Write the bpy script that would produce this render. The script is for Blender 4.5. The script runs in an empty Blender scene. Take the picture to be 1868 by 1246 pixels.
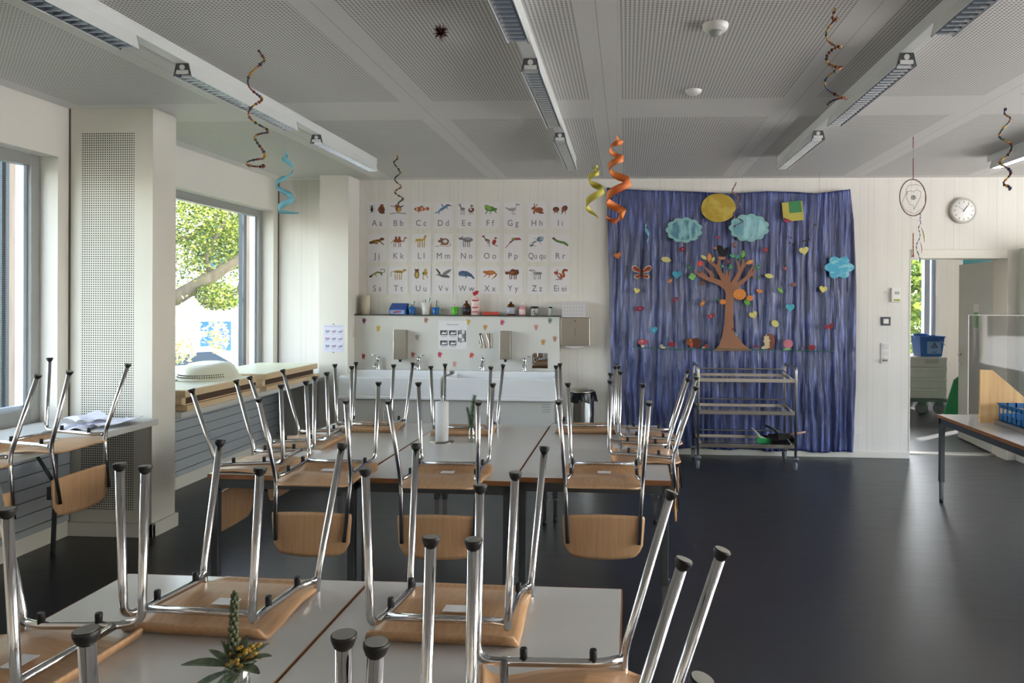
import bpy, math, random
from mathutils import Vector, Matrix, noise
random.seed(7)
PI=math.pi
scn=bpy.context.scene
COL=scn.collection
# ---------- camera calibration (metres, camera above the world origin) ----------
F_PX,CX,CY=1328.64,1060.57,550.74
YAW,PITCH,ROLL=.0612,.0038,.0058
H=1.6536; ZC=2.9495; D=7.8526; T=.721; XW=-3.85
_F=Vector((-math.sin(YAW)*math.cos(PITCH),math.cos(YAW)*math.cos(PITCH),-math.sin(PITCH)))
_R=Vector((math.cos(YAW),math.sin(YAW),0)); _U=_R.cross(_F)
_R,_U=_R*math.cos(ROLL)+_U*math.sin(ROLL),-_R*math.sin(ROLL)+_U*math.cos(ROLL)
def at(px,py,X=None,Y=None,Z=None):
    """point of the room seen at a photograph pixel, on the plane X=, Y= or Z="""
    d=_F+_R*((px-CX)/F_PX)-_U*((py-CY)/F_PX)
    t=X/d.x if X is not None else (Y/d.y if Y is not None else (Z-H)/d.z)
    q=d*t; q.z+=H
    return q
cam=bpy.data.cameras.new('camera'); co=bpy.data.objects.new('camera',cam); COL.objects.link(co)
m=Matrix((( _R.x,_U.x,-_F.x,0),(_R.y,_U.y,-_F.y,0),(_R.z,_U.z,-_F.z,H),(0,0,0,1)))
co.matrix_world=m
cam.sensor_width=36; cam.lens=F_PX/1868*36
cam.shift_x=-(CX-934)/1868; cam.shift_y=-(623-CY)/1868
cam.clip_start=.02; cam.clip_end=300
scn.camera=co
scn.view_settings.view_transform='Standard'; scn.view_settings.look='None'
scn.view_settings.gamma=1; scn.view_settings.use_curve_mapping=False
# ---------- materials ----------
def lin(h):
    if not isinstance(h,str): return h
    h=h.lstrip('#'); o=[]
    for i in (0,2,4):
        c=int(h[i:i+2],16)/255
        o.append(c/12.92 if c<=.04045 else ((c+.055)/1.055)**2.4)
    return tuple(o)+(1,)
MATS={}
def mat(name,col='#808080',rough=.5,metal=0,kind=None,**k):
    if name in MATS: return MATS[name]
    mt=bpy.data.materials.new(name); mt.use_nodes=True; MATS[name]=mt
    nt=mt.node_tree; b=nt.nodes['Principled BSDF']
    b.inputs['Base Color'].default_value=lin(col); b.inputs['Roughness'].default_value=rough; b.inputs['Metallic'].default_value=metal
    for a,v in k.get('inp',{}).items(): b.inputs[a].default_value=v
    N=nt.nodes.new; L=nt.links.new
    if kind in('wood','noise'):
        tc=N('ShaderNodeTexCoord'); mp=N('ShaderNodeMapping'); mp.inputs['Scale'].default_value=k.get('scale',(40,3,40))
        nz=N('ShaderNodeTexNoise'); nz.inputs['Scale'].default_value=1; nz.inputs['Detail'].default_value=5
        rp=N('ShaderNodeValToRGB'); rp.color_ramp.elements[0].color=lin(col); rp.color_ramp.elements[1].color=lin(k.get('col2',col))
        rp.color_ramp.elements[0].position=k.get('p0',.35); rp.color_ramp.elements[1].position=k.get('p1',.65)
        L(tc.outputs['Object'],mp.inputs['Vector']); L(mp.outputs[0],nz.inputs['Vector']); L(nz.outputs['Fac'],rp.inputs[0]); L(rp.outputs[0],b.inputs['Base Color'])
        if k.get('bump'):
            bp=N('ShaderNodeBump'); bp.inputs['Strength'].default_value=k['bump']; bp.inputs['Distance'].default_value=k.get('dist',.002); L(nz.outputs['Fac'],bp.inputs['Height']); L(bp.outputs[0],b.inputs['Normal'])
        if k.get('rr'):
            mr=N('ShaderNodeMapRange'); mr.inputs['To Min'].default_value=k['rr'][0]; mr.inputs['To Max'].default_value=k['rr'][1]; L(nz.outputs['Fac'],mr.inputs['Value']); L(mr.outputs[0],b.inputs['Roughness'])
    return mt
class NG:
    """tiny node-math helper"""
    def __init__(s,mt): s.nt=mt.node_tree; s.N=s.nt.nodes.new; s.L=s.nt.links.new; s.b=s.nt.nodes['Principled BSDF']
    def m(s,op,a,b=None,c=None):
        n=s.N('ShaderNodeMath'); n.operation=op
        for i,v in enumerate((a,b,c)):
            if v is None: continue
            if isinstance(v,(int,float)): n.inputs[i].default_value=v
            else: s.L(v,n.inputs[i])
        return n.outputs[0]
    def pos(s):
        g=s.N('ShaderNodeNewGeometry'); x=s.N('ShaderNodeSeparateXYZ'); s.L(g.outputs['Position'],x.inputs[0]); return x.outputs
    def mix(s,f,c1,c2):
        n=s.N('ShaderNodeMix'); n.data_type='RGBA'; s.L(f,n.inputs[0])
        for i,c in ((6,c1),(7,c2)):
            if isinstance(c,(tuple,str)): n.inputs[i].default_value=lin(c)
            else: s.L(c,n.inputs[i])
        return n.outputs[2]
    def noise(s,scale,detail=3,vec=None,sc=(1,1,1)):
        t=s.N('ShaderNodeNewGeometry'); mp=s.N('ShaderNodeMapping'); mp.inputs['Scale'].default_value=sc; s.L(t.outputs['Position'],mp.inputs[0])
        n=s.N('ShaderNodeTexNoise'); n.inputs['Scale'].default_value=scale; n.inputs['Detail'].default_value=detail; s.L(mp.outputs[0],n.inputs['Vector']); return n.outputs['Fac']
    def bump(s,h,st,dist):
        n=s.N('ShaderNodeBump'); n.inputs['Strength'].default_value=st; n.inputs['Distance'].default_value=dist; s.L(h,n.inputs['Height']); s.L(n.outputs[0],s.b.inputs['Normal'])
WHITE='#dcd6ca'
M_wall=mat('painted_plaster_board','#d8d4cc',.6)
# white washed plank wall
M_plank=mat('white_planks','#d9d4c8',.55); g=NG(M_plank); p=g.pos()
fx=g.m('FRACT',g.m('DIVIDE',g.m('ADD',p[0],20.03),.146)); ln=g.m('LESS_THAN',fx,.022)
fx2=g.m('FRACT',g.m('DIVIDE',g.m('ADD',p[0],20.0),.438)); ln2=g.m('LESS_THAN',g.m('ABSOLUTE',g.m('SUBTRACT',fx2,.47)),.006)
l=g.m('MAXIMUM',g.m('MULTIPLY',ln,.28),g.m('MULTIPLY',ln2,.3)); nz=g.noise(2.2,4,sc=(6,6,.5))
c=g.mix(nz,'#d3cfc8','#dfdbd4'); g.L(g.mix(l,c,'#8d877b'),g.b.inputs['Base Color']); g.bump(l,.25,-.002)
# perforated acoustic ceiling
M_ceil=mat('perforated_ceiling_board','#cfcbc4',.6); g=NG(M_ceil); p=g.pos()
u=g.m('MULTIPLY',g.m('FRACT',g.m('DIVIDE',g.m('ADD',p[0],12.49),1.245)),1.245)
ix=g.m('LESS_THAN',u,1.04); yb=g.m('ABSOLUTE',g.m('SUBTRACT',p[1],4.97)); iy=g.m('GREATER_THAN',yb,.24)
y2=g.m('GREATER_THAN',g.m('ABSOLUTE',g.m('SUBTRACT',p[1],1.65)),.24)
iw=g.m('MULTIPLY',g.m('LESS_THAN',p[1],7.72),g.m('GREATER_THAN',p[0],-3.72))
hx=g.m('SUBTRACT',g.m('FRACT',g.m('DIVIDE',p[0],.02)),.5); hy=g.m('SUBTRACT',g.m('FRACT',g.m('DIVIDE',p[1],.02)),.5)
rr=g.m('SQRT',g.m('ADD',g.m('MULTIPLY',hx,hx),g.m('MULTIPLY',hy,hy)))
hole=g.m('LESS_THAN',rr,.27)
hm=g.m('MULTIPLY',g.m('MULTIPLY',hole,g.m('MULTIPLY',ix,iw)),g.m('MULTIPLY',iy,y2))
seam=g.m('LESS_THAN',g.m('ABSOLUTE',g.m('SUBTRACT',u,1.143)),.0022)
g.L(g.mix(g.m('MAXIMUM',g.m('MULTIPLY',hm,.8),g.m('MULTIPLY',seam,.4)),g.mix(g.noise(1.3),'#cbc8c4','#d4d1cd'),'#2e2c2a'),g.b.inputs['Base Color'])
# dark linoleum floor
M_floor=mat('dark_linoleum','#23242a',.3); g=NG(M_floor); p=g.pos()
n1=g.noise(3,5,sc=(1,8,1)); n2=g.noise(1.1,3); n3=g.noise(60,2)
g.L(g.mix(g.m('MULTIPLY',g.m('ADD',n1,n2),.5),'#28282b','#37373a'),g.b.inputs['Base Color'])
sl=g.m('LESS_THAN',g.m('ABSOLUTE',g.m('SUBTRACT',g.m('FRACT',g.m('DIVIDE',g.m('ADD',p[1],9.15),2.0)),.5)),.0012)
mr=g.N('ShaderNodeMapRange'); mr.inputs['From Min'].default_value=.3; mr.inputs['From Max'].default_value=.7; mr.inputs['To Min'].default_value=.30; mr.inputs['To Max'].default_value=.36; g.L(n1,mr.inputs[0]); mr.clamp=False; g.L(mr.outputs[0],g.b.inputs['Roughness'])
g.bump(g.m('SUBTRACT',g.m('MULTIPLY',n3,.25),g.m('MULTIPLY',sl,2)),.05,.001)
# column board with a field of small holes
M_perf=mat('perforated_column_board','#d3cfc3',.6); g=NG(M_perf); p=g.pos()
ins=g.m('MULTIPLY',g.m('MULTIPLY',g.m('GREATER_THAN',p[0],-3.765),g.m('LESS_THAN',p[0],-3.382)),g.m('MULTIPLY',g.m('GREATER_THAN',p[2],.18),g.m('LESS_THAN',p[2],2.78)))
hx=g.m('SUBTRACT',g.m('FRACT',g.m('DIVIDE',p[0],.016)),.5); hz=g.m('SUBTRACT',g.m('FRACT',g.m('DIVIDE',p[2],.016)),.5)
rr=g.m('SQRT',g.m('ADD',g.m('MULTIPLY',hx,hx),g.m('MULTIPLY',hz,hz)))
g.L(g.mix(g.m('MULTIPLY',g.m('LESS_THAN',rr,.31),ins),'#d3cfc3','#2f2c28'),g.b.inputs['Base Color'])
M_white=mat('white_laminate','#dedcd8',.28)
M_trim=mat('white_trim','#d6d2c8',.45)
M_grey=mat('light_grey_paint','#b9b9b6',.45)
M_chrome=mat('chrome','#c9c9cb',.13,1)
M_steel=mat('brushed_steel','#b3aea6',.3,1,kind='noise',scale=(3,3,400),col2='#bab5ad',rr=(.26,.36))
M_pol=mat('polished_steel','#b9b7b5',.14,1)
M_frame=mat('dark_grey_steel','#4d5052',.38,.4)
M_black=mat('black_rubber','#121214',.55)
M_captop=mat('grey_cap_top','#8a8a86',.9)  # lighter grey disc on top of the black foot caps
M_beech=mat('beech_plywood','#b28963',.36,kind='wood',scale=(90,5,90),col2='#c19a74',p0=.3,p1=.7)
M_beech_v=mat('beech_back_panel','#b28963',.36,kind='wood',scale=(90,90,5),col2='#c19a74',p0=.3,p1=.7)
M_edge=mat('beech_edge','#7d4e2a',.5,kind='wood',scale=(10,10,60),col2='#925f38')
M_pine=mat('pine_board','#c39a66',.5,kind='wood',scale=(26,26,1.6),col2='#d6b07c',p0=.35,p1=.7)
M_pale=mat('pale_birch','#c6ab86',.5,kind='wood',scale=(2,2,50),col2='#d2ba98')
M_ltop=mat('pale_green_white_panel','#d5d6bd',.35)
M_gapshade=mat('shaded_panel_gap','#4b3728',.7)
M_alu=mat('window_grey_frame','#8e8f8c',.4)
M_bluealu=mat('pale_aluminium','#b9c6d6',.3,.3)
M_postw=mat('outdoor_larch','#8f7a6c',.7,kind='wood',scale=(30,30,2),col2='#a3907f')
M_darkpost=mat('anthracite_metal','#3b4650',.5,.3)
M_plastic=mat('cream_plastic','#d8d8c6',.4)
M_ceram=mat('white_ceramic','#e3e4e6',.1)
M_cab=mat('grey_white_cabinet','#c4c4c0',.4)
M_paper=mat('white_paper','#e2dfe0',.7)
M_hall=mat('hall_floor','#303134',.35)
def glass(name,tint=(1,1,1,1),gl=.06):
    if name in MATS: return MATS[name]
    mt=bpy.data.materials.new(name); mt.use_nodes=True; nt=mt.node_tree; MATS[name]=mt
    nt.nodes.clear(); o=nt.nodes.new('ShaderNodeOutputMaterial'); a=nt.nodes.new('ShaderNodeBsdfTransparent'); a.inputs[0].default_value=tint
    b=nt.nodes.new('ShaderNodeBsdfGlossy'); b.inputs['Roughness'].default_value=.02; x=nt.nodes.new('ShaderNodeMixShader'); x.inputs[0].default_value=gl
    nt.links.new(a.outputs[0],x.inputs[1]); nt.links.new(b.outputs[0],x.inputs[2]); nt.links.new(x.outputs[0],o.inputs[0]); return mt
M_glass=glass('window_glass')
M_acryl=glass('grey_acrylic',(.78,.78,.79,1),.02)
M_vase=glass('vase_glass',(.86,.9,.88,1),.18)
# ---------- mesh builder ----------
class MB:
    def __init__(s): s.v=[];s.f=[];s.mi=[];s.sm=[]
    def add(s,vs,fs,m=0,sm=False):
        o=len(s.v); s.v+= [tuple(q) for q in vs]
        for f in fs: s.f.append([i+o for i in f]); s.mi.append(m); s.sm.append(sm)
        return s
    def bx(s,x0,x1,y0,y1,z0,z1,m=0):
        if x0>x1:x0,x1=x1,x0
        if y0>y1:y0,y1=y1,y0
        if z0>z1:z0,z1=z1,z0
        return s.add([(x0,y0,z0),(x1,y0,z0),(x1,y1,z0),(x0,y1,z0),(x0,y0,z1),(x1,y0,z1),(x1,y1,z1),(x0,y1,z1)],[(0,3,2,1),(4,5,6,7),(0,1,5,4),(1,2,6,5),(2,3,7,6),(3,0,4,7)],m)
    def obx(s,c,size,rz=0,m=0,ry=0,rx=0):
        R=Matrix.Rotation(rz,3,'Z')@Matrix.Rotation(ry,3,'Y')@Matrix.Rotation(rx,3,'X'); c=Vector(c); a,b,d=[q/2 for q in size]
        vs=[c+R@Vector(q) for q in((-a,-b,-d),(a,-b,-d),(a,b,-d),(-a,b,-d),(-a,-b,d),(a,-b,d),(a,b,d),(-a,b,d))]
        return s.add(vs,[(0,3,2,1),(4,5,6,7),(0,1,5,4),(1,2,6,5),(2,3,7,6),(3,0,4,7)],m)
    def prism(s,pts,ax,a,b,m=0,sm=False):
        """polygon pts in the plane across axis ax ('x':(y,z) 'y':(x,z) 'z':(x,y)), extruded a..b"""
        P={'x':lambda p,t:(t,p[0],p[1]),'y':lambda p,t:(p[0],t,p[1]),'z':lambda p,t:(p[0],p[1],t)}[ax]
        n=len(pts); vs=[P(p,a) for p in pts]+[P(p,b) for p in pts]
        s.add(vs,[list(range(n)),list(range(2*n-1,n-1,-1))],m)
        o=len(s.v)-2*n
        for i in range(n):
            j=(i+1)%n; s.f.append([o+i,o+n+i,o+n+j,o+j]); s.mi.append(m); s.sm.append(sm)
        return s
    def tube(s,pts,r,n=10,m=0,cap=True,mfun=None):
        pts=[Vector(p) for p in pts]; k=len(pts); rs=r if isinstance(r,(list,tuple)) else [r]*k
        t0=(pts[1]-pts[0]).normalized(); up=Vector((0,0,1)) if abs(t0.z)<.9 else Vector((1,0,0)); nrm=t0.cross(up).normalized(); o=len(s.v)
        for i,p in enumerate(pts):
            t=(pts[min(i+1,k-1)]-pts[max(i-1,0)]).normalized(); nrm=(nrm-t*nrm.dot(t)).normalized(); bn=t.cross(nrm)
            for j in range(n):
                a=2*PI*j/n; q=p+(nrm*math.cos(a)+bn*math.sin(a))*rs[i]; s.v.append(tuple(q))
        for i in range(k-1):
            mm=mfun(i) if mfun else m
            for j in range(n):
                j2=(j+1)%n; s.f.append([o+i*n+j,o+i*n+j2,o+(i+1)*n+j2,o+(i+1)*n+j]); s.mi.append(mm); s.sm.append(True)
        if cap:
            s.f.append([o+j for j in range(n)][::-1]); s.mi.append(m); s.sm.append(False)
            s.f.append([o+(k-1)*n+j for j in range(n)]); s.mi.append(m); s.sm.append(False)
        return s
    def lathe(s,prof,c=(0,0,0),n=20,m=0,ax='z',sm=True,sc=(1,1)):
        c=Vector(c); o=len(s.v)
        for r,h in prof:
            for j in range(n):
                a=2*PI*j/n; x,y=r*math.cos(a)*sc[0],r*math.sin(a)*sc[1]
                q={'z':(x,y,h),'y':(x,h,y),'x':(h,x,y)}[ax]; s.v.append(tuple(c+Vector(q)))
        for i in range(len(prof)-1):
            for j in range(n):
                j2=(j+1)%n; s.f.append([o+i*n+j,o+i*n+j2,o+(i+1)*n+j2,o+(i+1)*n+j]); s.mi.append(m); s.sm.append(sm)
        for e,idx in ((0,0),(len(prof)-1,1)):
            if prof[e][0]>1e-4:
                s.f.append([o+e*n+j for j in range(n)][::-1 if idx==0 else 1]); s.mi.append(m); s.sm.append(False)
        return s
    def ball(s,c,r,n=10,m=0,k=6):
        r=r if isinstance(r,(tuple,list)) else (r,r,r); c=Vector(c); o=len(s.v)
        for i in range(k+1):
            a=-PI/2+PI*i/k
            for j in range(n):
                b=2*PI*j/n; s.v.append((c.x+r[0]*math.cos(a)*math.cos(b),c.y+r[1]*math.cos(a)*math.sin(b),c.z+r[2]*math.sin(a)))
        for i in range(k):
            for j in range(n):
                j2=(j+1)%n; s.f.append([o+i*n+j,o+i*n+j2,o+(i+1)*n+j2,o+(i+1)*n+j]); s.mi.append(m); s.sm.append(True)
        return s
    def grid(s,fn,nu,nv,m=0,sm=True):
        o=len(s.v)
        for i in range(nu+1):
            for j in range(nv+1): s.v.append(tuple(fn(i/nu,j/nv)))
        w=nv+1
        for i in range(nu):
            for j in range(nv): s.f.append([o+i*w+j,o+(i+1)*w+j,o+(i+1)*w+j+1,o+i*w+j+1]); s.mi.append(m); s.sm.append(sm)
        return s
    def build(s,name,mats,parent=None,loc=(0,0,0),rot=(0,0,0),bevel=0,solid=0):
        me=bpy.data.meshes.new(name); me.from_pydata(s.v,[],s.f); 
        mats=mats if isinstance(mats,(list,tuple)) else [mats]
        for q in mats: me.materials.append(q)
        for i,pg in enumerate(me.polygons): pg.material_index=s.mi[i]; pg.use_smooth=s.sm[i]
        me.update()
        o=bpy.data.objects.new(name,me); COL.objects.link(o); o.location=loc; o.rotation_euler=rot
        if parent: o.parent=parent
        if solid: md=o.modifiers.new('thickness','SOLIDIFY'); md.thickness=abs(solid); md.offset=-1 if solid>0 else 1
        if bevel: md=o.modifiers.new('bevel','BEVEL'); md.width=bevel; md.segments=2; md.limit_method='ANGLE'; md.angle_limit=.6
        return o
def tag(o,label=None,cat=None,group=None,kind=None):
    if label: o['label']=label
    if cat: o['category']=cat
    if group: o['group']=group
    if kind: o['kind']=kind
    return o
def thing(name,label,cat,loc=(0,0,0),rz=0,group=None):
    o=bpy.data.objects.new(name,None); COL.objects.link(o); o.location=loc; o.rotation_euler=(0,0,rz); o.empty_display_size=.05
    return tag(o,label,cat,group)
def struct(o): o['kind']='structure'; return o
def copy_tree(o,parent=None):
    c=o.copy(); COL.objects.link(c); c.parent=parent
    for ch in [x for x in KIDS.get(o.name,[])]: copy_tree(ch,c)
    return c
KIDS={}
def index_kids():
    KIDS.clear()
    for o in COL.objects:
        if o.parent: KIDS.setdefault(o.parent.name,[]).append(o)
def bezbend(path,r=.05,k=6):
    """round the corners of a polyline"""
    P=[Vector(p) for p in path]; out=[P[0]]
    rs=r if isinstance(r,(list,tuple)) else [r]*len(P)
    for i in range(1,len(P)-1):
        a=(P[i-1]-P[i]); b=(P[i+1]-P[i]); d=min(rs[i],a.length*.49,b.length*.49); A=P[i]+a.normalized()*d; B=P[i]+b.normalized()*d
        for j in range(k+1):
            t=j/k; out.append(A*(1-t)**2+P[i]*2*t*(1-t)+B*t*t)
    out.append(P[-1]); return out
FONTCACHE={}
def text_mesh(mb,s,c,h,yy,m=0,ang=0,w=None):
    """lettering as real flat mesh on a wall plane facing -Y; c=(x,z) centre, h=cap height"""
    if s not in FONTCACHE:
        cu=bpy.data.curves.new('t','FONT'); cu.body=s; cu.size=1; cu.align_x='CENTER'; cu.fill_mode='FRONT' if hasattr(cu,'fill_mode') else cu.fill_mode
        cu.resolution_u=3
        ob=bpy.data.objects.new('t',cu); COL.objects.link(ob); dg=bpy.context.evaluated_depsgraph_get(); dg.update()
        me=bpy.data.meshes.new_from_object(ob.evaluated_get(dg)); FONTCACHE[s]=([tuple(v.co) for v in me.vertices],[tuple(p.vertices) for p in me.polygons])
        bpy.data.objects.remove(ob); bpy.data.curves.remove(cu); bpy.data.meshes.remove(me)
    vs,fs=FONTCACHE[s]; k=h/.69; kx=k if w is None else k*w
    ca,sa=math.cos(ang),math.sin(ang)
    V=[]
    for x,y,z in vs:
        X,Z=x*kx,(y-.345)*k; V.append((c[0]+X*ca-Z*sa,yy,c[1]+X*sa+Z*ca))
    mb.add(V,[f for f in fs],m)
SKY,SUN,EXPO=.6,6.0,2.2
# =============== the room ===============
XR=6.3; YB=-3.6
struct(MB().bx(XW-.3,XR+.3,YB,D+.3,-.12,0).build('floor',M_floor))
struct(MB().bx(XW-.3,XR+.3,YB-.2,D+.275,ZC,ZC+.25).build('ceiling',M_ceil))
struct(MB().bx(XW-.3,XR+.3,YB-.2,YB,0,ZC).build('wall_behind',M_wall))
# back wall with the doorway
DX0,DX1,DZ=2.975,3.975,2.115
w=MB().bx(XW-.16,DX0,D,D+.28,0,ZC).bx(DX1,XR+.3,D,D+.28,0,ZC).bx(DX0,DX1,D,D+.28,DZ,ZC)
struct(w.build('wall_back',M_plank))
# left wall with windows; unseen near bay left solid to cut daylight
ZS,ZH=.80,2.60
WIN=[(5.35,7.74,1),(2.25,4.715,2)]
w=MB(); ys=[YB]
for a,b,_ in sorted(WIN): ys+=[a,b]
ys.append(D+.3)
for i in range(0,len(ys),2): w.bx(XW-.16,XW,ys[i],ys[i+1],0,ZC)
for a,b,_ in WIN: w.bx(XW-.16,XW,a,b,ZH,ZC); w.bx(XW-.16,XW,a,b,0,ZS)
struct(w.build('wall_left',M_wall))
for a,b,n in WIN:
    fr=MB(); x0,x1=XW-.2,XW-.125; t=.075
    fr.bx(x0,x1,b-t,b,ZS,ZH).bx(x0,x1,a,a+t,ZS,ZH).bx(x0+.001,x1-.001,a+t,b-t,ZS,ZS+.1).bx(x0+.001,x1-.001,a+t,b-t,ZH-t,ZH)
    o=struct(fr.build('window_%d'%n,M_alu,bevel=.004))
    s=MB(); s.bx(x0-.012,x1-.03,b-t-.028,b-t,ZS+.1,ZH-t).bx(x0-.012,x1-.03,a+t,a+t+.028,ZS+.1,ZH-t).bx(x0-.012,x1-.03,a+t,b-t,ZS+.1,ZS+.125); s.build('sash',M_bluealu,o)
    MB().bx(x0+.02,x0+.028,a+t,b-t,ZS+.1,ZH-t).build('pane',M_glass,o)
# right wall: long band of windows
w=MB().bx(XR,XR+.25,YB,D+.3,0,.45).bx(XR,XR+.25,YB,D+.3,2.72,ZC)
for y0_,y1_ in ((YB,-1.2),(1.2,1.5),(4.1,4.4),(6.9,D+.3)): w.bx(XR,XR+.25,y0_,y1_,.45,2.72)
struct(w.build('wall_right',M_wall))
for n,(a,b) in enumerate([(-1.2,1.2),(1.5,4.1),(4.4,6.9)]):
    fr=MB().bx(XR+.08,XR+.14,a,a+.07,.45,2.72).bx(XR+.08,XR+.14,b-.07,b,.45,2.72).bx(XR+.08,XR+.14,a,b,.45,.53).bx(XR+.08,XR+.14,a,b,2.64,2.72)
    o=struct(fr.build('window_%d'%(n+4),M_alu)); MB().bx(XR+.1,XR+.108,a+.07,b-.07,.53,2.64).build('pane',M_glass,o)
# column between the two left windows
xcl,xc,yc,yc2=-3.85,-3.251,4.817,5.065
struct(MB().bx(xcl,xc-.002,yc,yc2,0,ZC).build('wall_column',M_perf))
struct(MB().bx(xc-.002,xc+.006,yc-.006,yc2+.004,0,ZC).build('trim_1',M_trim,bevel=.002))
MBt=MB().bx(xcl,xc+.03,yc-.03,yc,0,.095).bx(xc,xc+.03,yc-.03,yc2+.01,0,.095); struct(MBt.build('baseboard_column',M_trim,bevel=.004))
struct(MB().bx(xcl-.0,xcl+.010,yc-.006,yc,0,ZC).build('trim_2',mat('shadow_joint','#5a5245',.8)))
# far left casing in the corner
q0=at(583,400,Y=7.54); q1=at(632,400,Y=7.54)
struct(MB().bx(q0.x,q1.x+.02,7.54,D,0,ZC).build('wall_casing',M_wall))
struct(MB().bx(XW,XW+.010,D-.008,D,0,ZC).build('trim_3',MATS['shadow_joint']))
# baseboards
struct(MB().bx(q1.x+.02,DX0,D-.025,D,0,.065).build('baseboard_back',M_trim,bevel=.004))
bl=MB()
for a,b in ((YB,yc-.03),(yc2+.01,D)): bl.bx(XW-.0,XW+.02,a,b,0,.11)
struct(bl.build('baseboard_left',M_trim,bevel=.004))
# door lining and architrave
a=MB().bx(DX0+.012,DX1-.012,D-.012,D+.285,DZ-.012,DZ+.08).bx(DX1-.012,DX1+.075,D-.0125,D+.286,0,DZ+.08).bx(DX0-.004,DX0+.012,D-.004,D+.284,0,DZ+.08)
struct(a.build('trim_4',M_trim,bevel=.003))
struct(MB().bx(DX0,DX1,D+.2,D+.3,0,.012).build('trim_5',mat('steel_threshold','#b7b2a8',.4,.6)))
# grey boxed-in pier right of the door
struct(MB().bx(4.09,4.9,7.55,D,0,DZ+.09).build('wall_pier',mat('grey_pier','#cdcfc6',.5)))
struct(MB().bx(4.065,4.09,7.53,D,0,.08).build('baseboard_pier',M_trim))
# ---------- hallway beyond the door ----------
HY=12.6
struct(MB().bx(2.2,8,D+.28,HY+.2,-.12,0).build('floor_hall',M_hall))
struct(MB().bx(2.2,6.4,D+.28,HY+.2,ZC,ZC+.2).build('ceiling_hall',M_wall))
struct(MB().bx(2.1,2.3,D+.28,HY,0,ZC).build('wall_hall_left',M_wall))
wx0,wx1=at(1655,600,Y=HY).x-.5,at(1707,600,Y=HY).x
w=MB().bx(2.2,wx0,HY,HY+.2,0,ZC).bx(wx1,6.4,HY,HY+.2,0,ZC).bx(wx0,wx1,HY,HY+.2,0,.62).bx(wx0,wx1,HY,HY+.2,2.7,ZC)
struct(w.build('wall_hall_back',M_plank))
o=struct(MB().bx(wx0,wx1,HY+.05,HY+.11,.62,.7).bx(wx1-.06,wx1,HY+.05,HY+.11,.62,2.7).build('window_9',M_bluealu))
xm=at(1690,600,Y=HY).x; MB().bx(xm-.045,xm+.045,HY-.02,HY+.1,.62,2.7).build('mullion',mat('grey_post','#8e95a0',.5),o)
MB().bx(wx0,wx1,HY+.07,HY+.078,.7,2.7).build('pane',M_glass,o)
# hall right wall, with an unseen slit added to let in a sun strip
hx=6.2
w=MB().bx(hx,hx+.2,D+.28,11.08,0,ZC).bx(hx,hx+.2,11.42,HY,0,ZC)
struct(w.build('wall_hall_right',M_plank))
# door leaf, standing open into the hall
dl=struct(MB().bx(0,.045,0,.93,.01,DZ-.02).build('door_1',mat('grey_green_door','#c3c6c1',.42),None,(3.975,D+.30,0),bevel=.003)); dl.rotation_euler=(0,0,-.05)
h=MB(); 
h.lathe([(.024,-.012),(.024,0)],(0,.86,1.02),16,0,'x').tube(bezbend([(-.0,.86,1.02),(-.05,.86,1.02),(-.055,.74,1.02)],.03),.009,8); h.build('door_handle',M_chrome,dl)
MB().lathe([(.018,-.01),(.018,0)],(0,.86,.9),14,0,'x').build('keyhole_plate',M_chrome,dl)
MB().bx(-.003,0,.36,.5,1.34,1.62).bx(-.004,-.003,.37,.49,1.35,1.53,1).build('door_notice',[M_paper,mat('green_paper','#7fb87c',.7)],dl)
# worktop and louvred radiator covers below the windows
for k,(a,b) in enumerate(((1.2,yc-.005),(yc2+.005,D-.005))):
    wt=MB().bx(XW,-3.2,a,b,.775,.815).build('window_worktop',M_grey,bevel=.004)
    tag(wt,['long grey worktop under the left window, carrying upturned chairs','grey worktop behind the column, carrying stacked wooden panels'][k],'worktop','worktops along the windows')
    f=MB(); z=.17
    n=7
    for i in range(n): f.bx(XW+.001,XW+.03,a+.02,b-(.02 if k==0 else .02),z+i*.084,z+i*.084+.078)
    f.bx(XW+.001,XW+.022,a+.02,b-.02,z,z+n*.084,1); f.bx(XW+.001,XW+.024,a+.02,b-.02,.11,.155)
    rc=f.build('radiator_cover',[mat('cool_grey_board','#a8adb2',.5),mat('board_gap','#3d4044',.7)]); tag(rc,['slatted grey radiator cover under the left window worktop','slatted grey radiator cover behind the column'][k],'radiator cover','slatted radiator covers')
# folding bracket under the left worktop
b=MB().tube([(-3.62,4.42,.77),(-3.62,4.42,.40),(-3.66,4.45,.0)],.014,8).tube([(-3.62,4.42,.45),(-3.80,4.42,.72)],.01,8).bx(-3.66,-3.58,4.40,4.44,.36,.44)
tag(b.build('worktop_leg',M_frame),'dark folding support leg under the left window worktop','support')
# outdoor shutter rails seen through the windows
for k,(px,py,n) in enumerate(((447,500,1),(21,500,2))):
    X=XW-.42; 
    Y=at(px,py,X=X).y
    r=MB().bx(X-.03,X+.03,Y-.02,Y+.02,.2,2.75); r.bx(X-.02,X+.02,Y-.10,Y-.07,.2,2.75)
    o=r.build('shutter_post',M_darkpost); tag(o,['dark metal shutter post outside the far left window','dark metal shutter post outside the near left window'][k],'post','dark metal shutter posts')
    br=MB()
    for z in (.92,1.62,2.42): br.bx(X+.03,XW-.21,Y-.0,Y+.12,z,z+.03)
    br.build('bracket',M_darkpost,o)
    Y2=at(px+13,py,X=XW-.3).y
    o=MB().bx(XW-.36,XW-.24,Y2-.01,Y2+.075,.2,2.75).build('larch_batten',M_postw); tag(o,['brown larch batten outside the far left window','brown larch batten outside the near left window'][k],'batten','larch battens')
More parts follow.
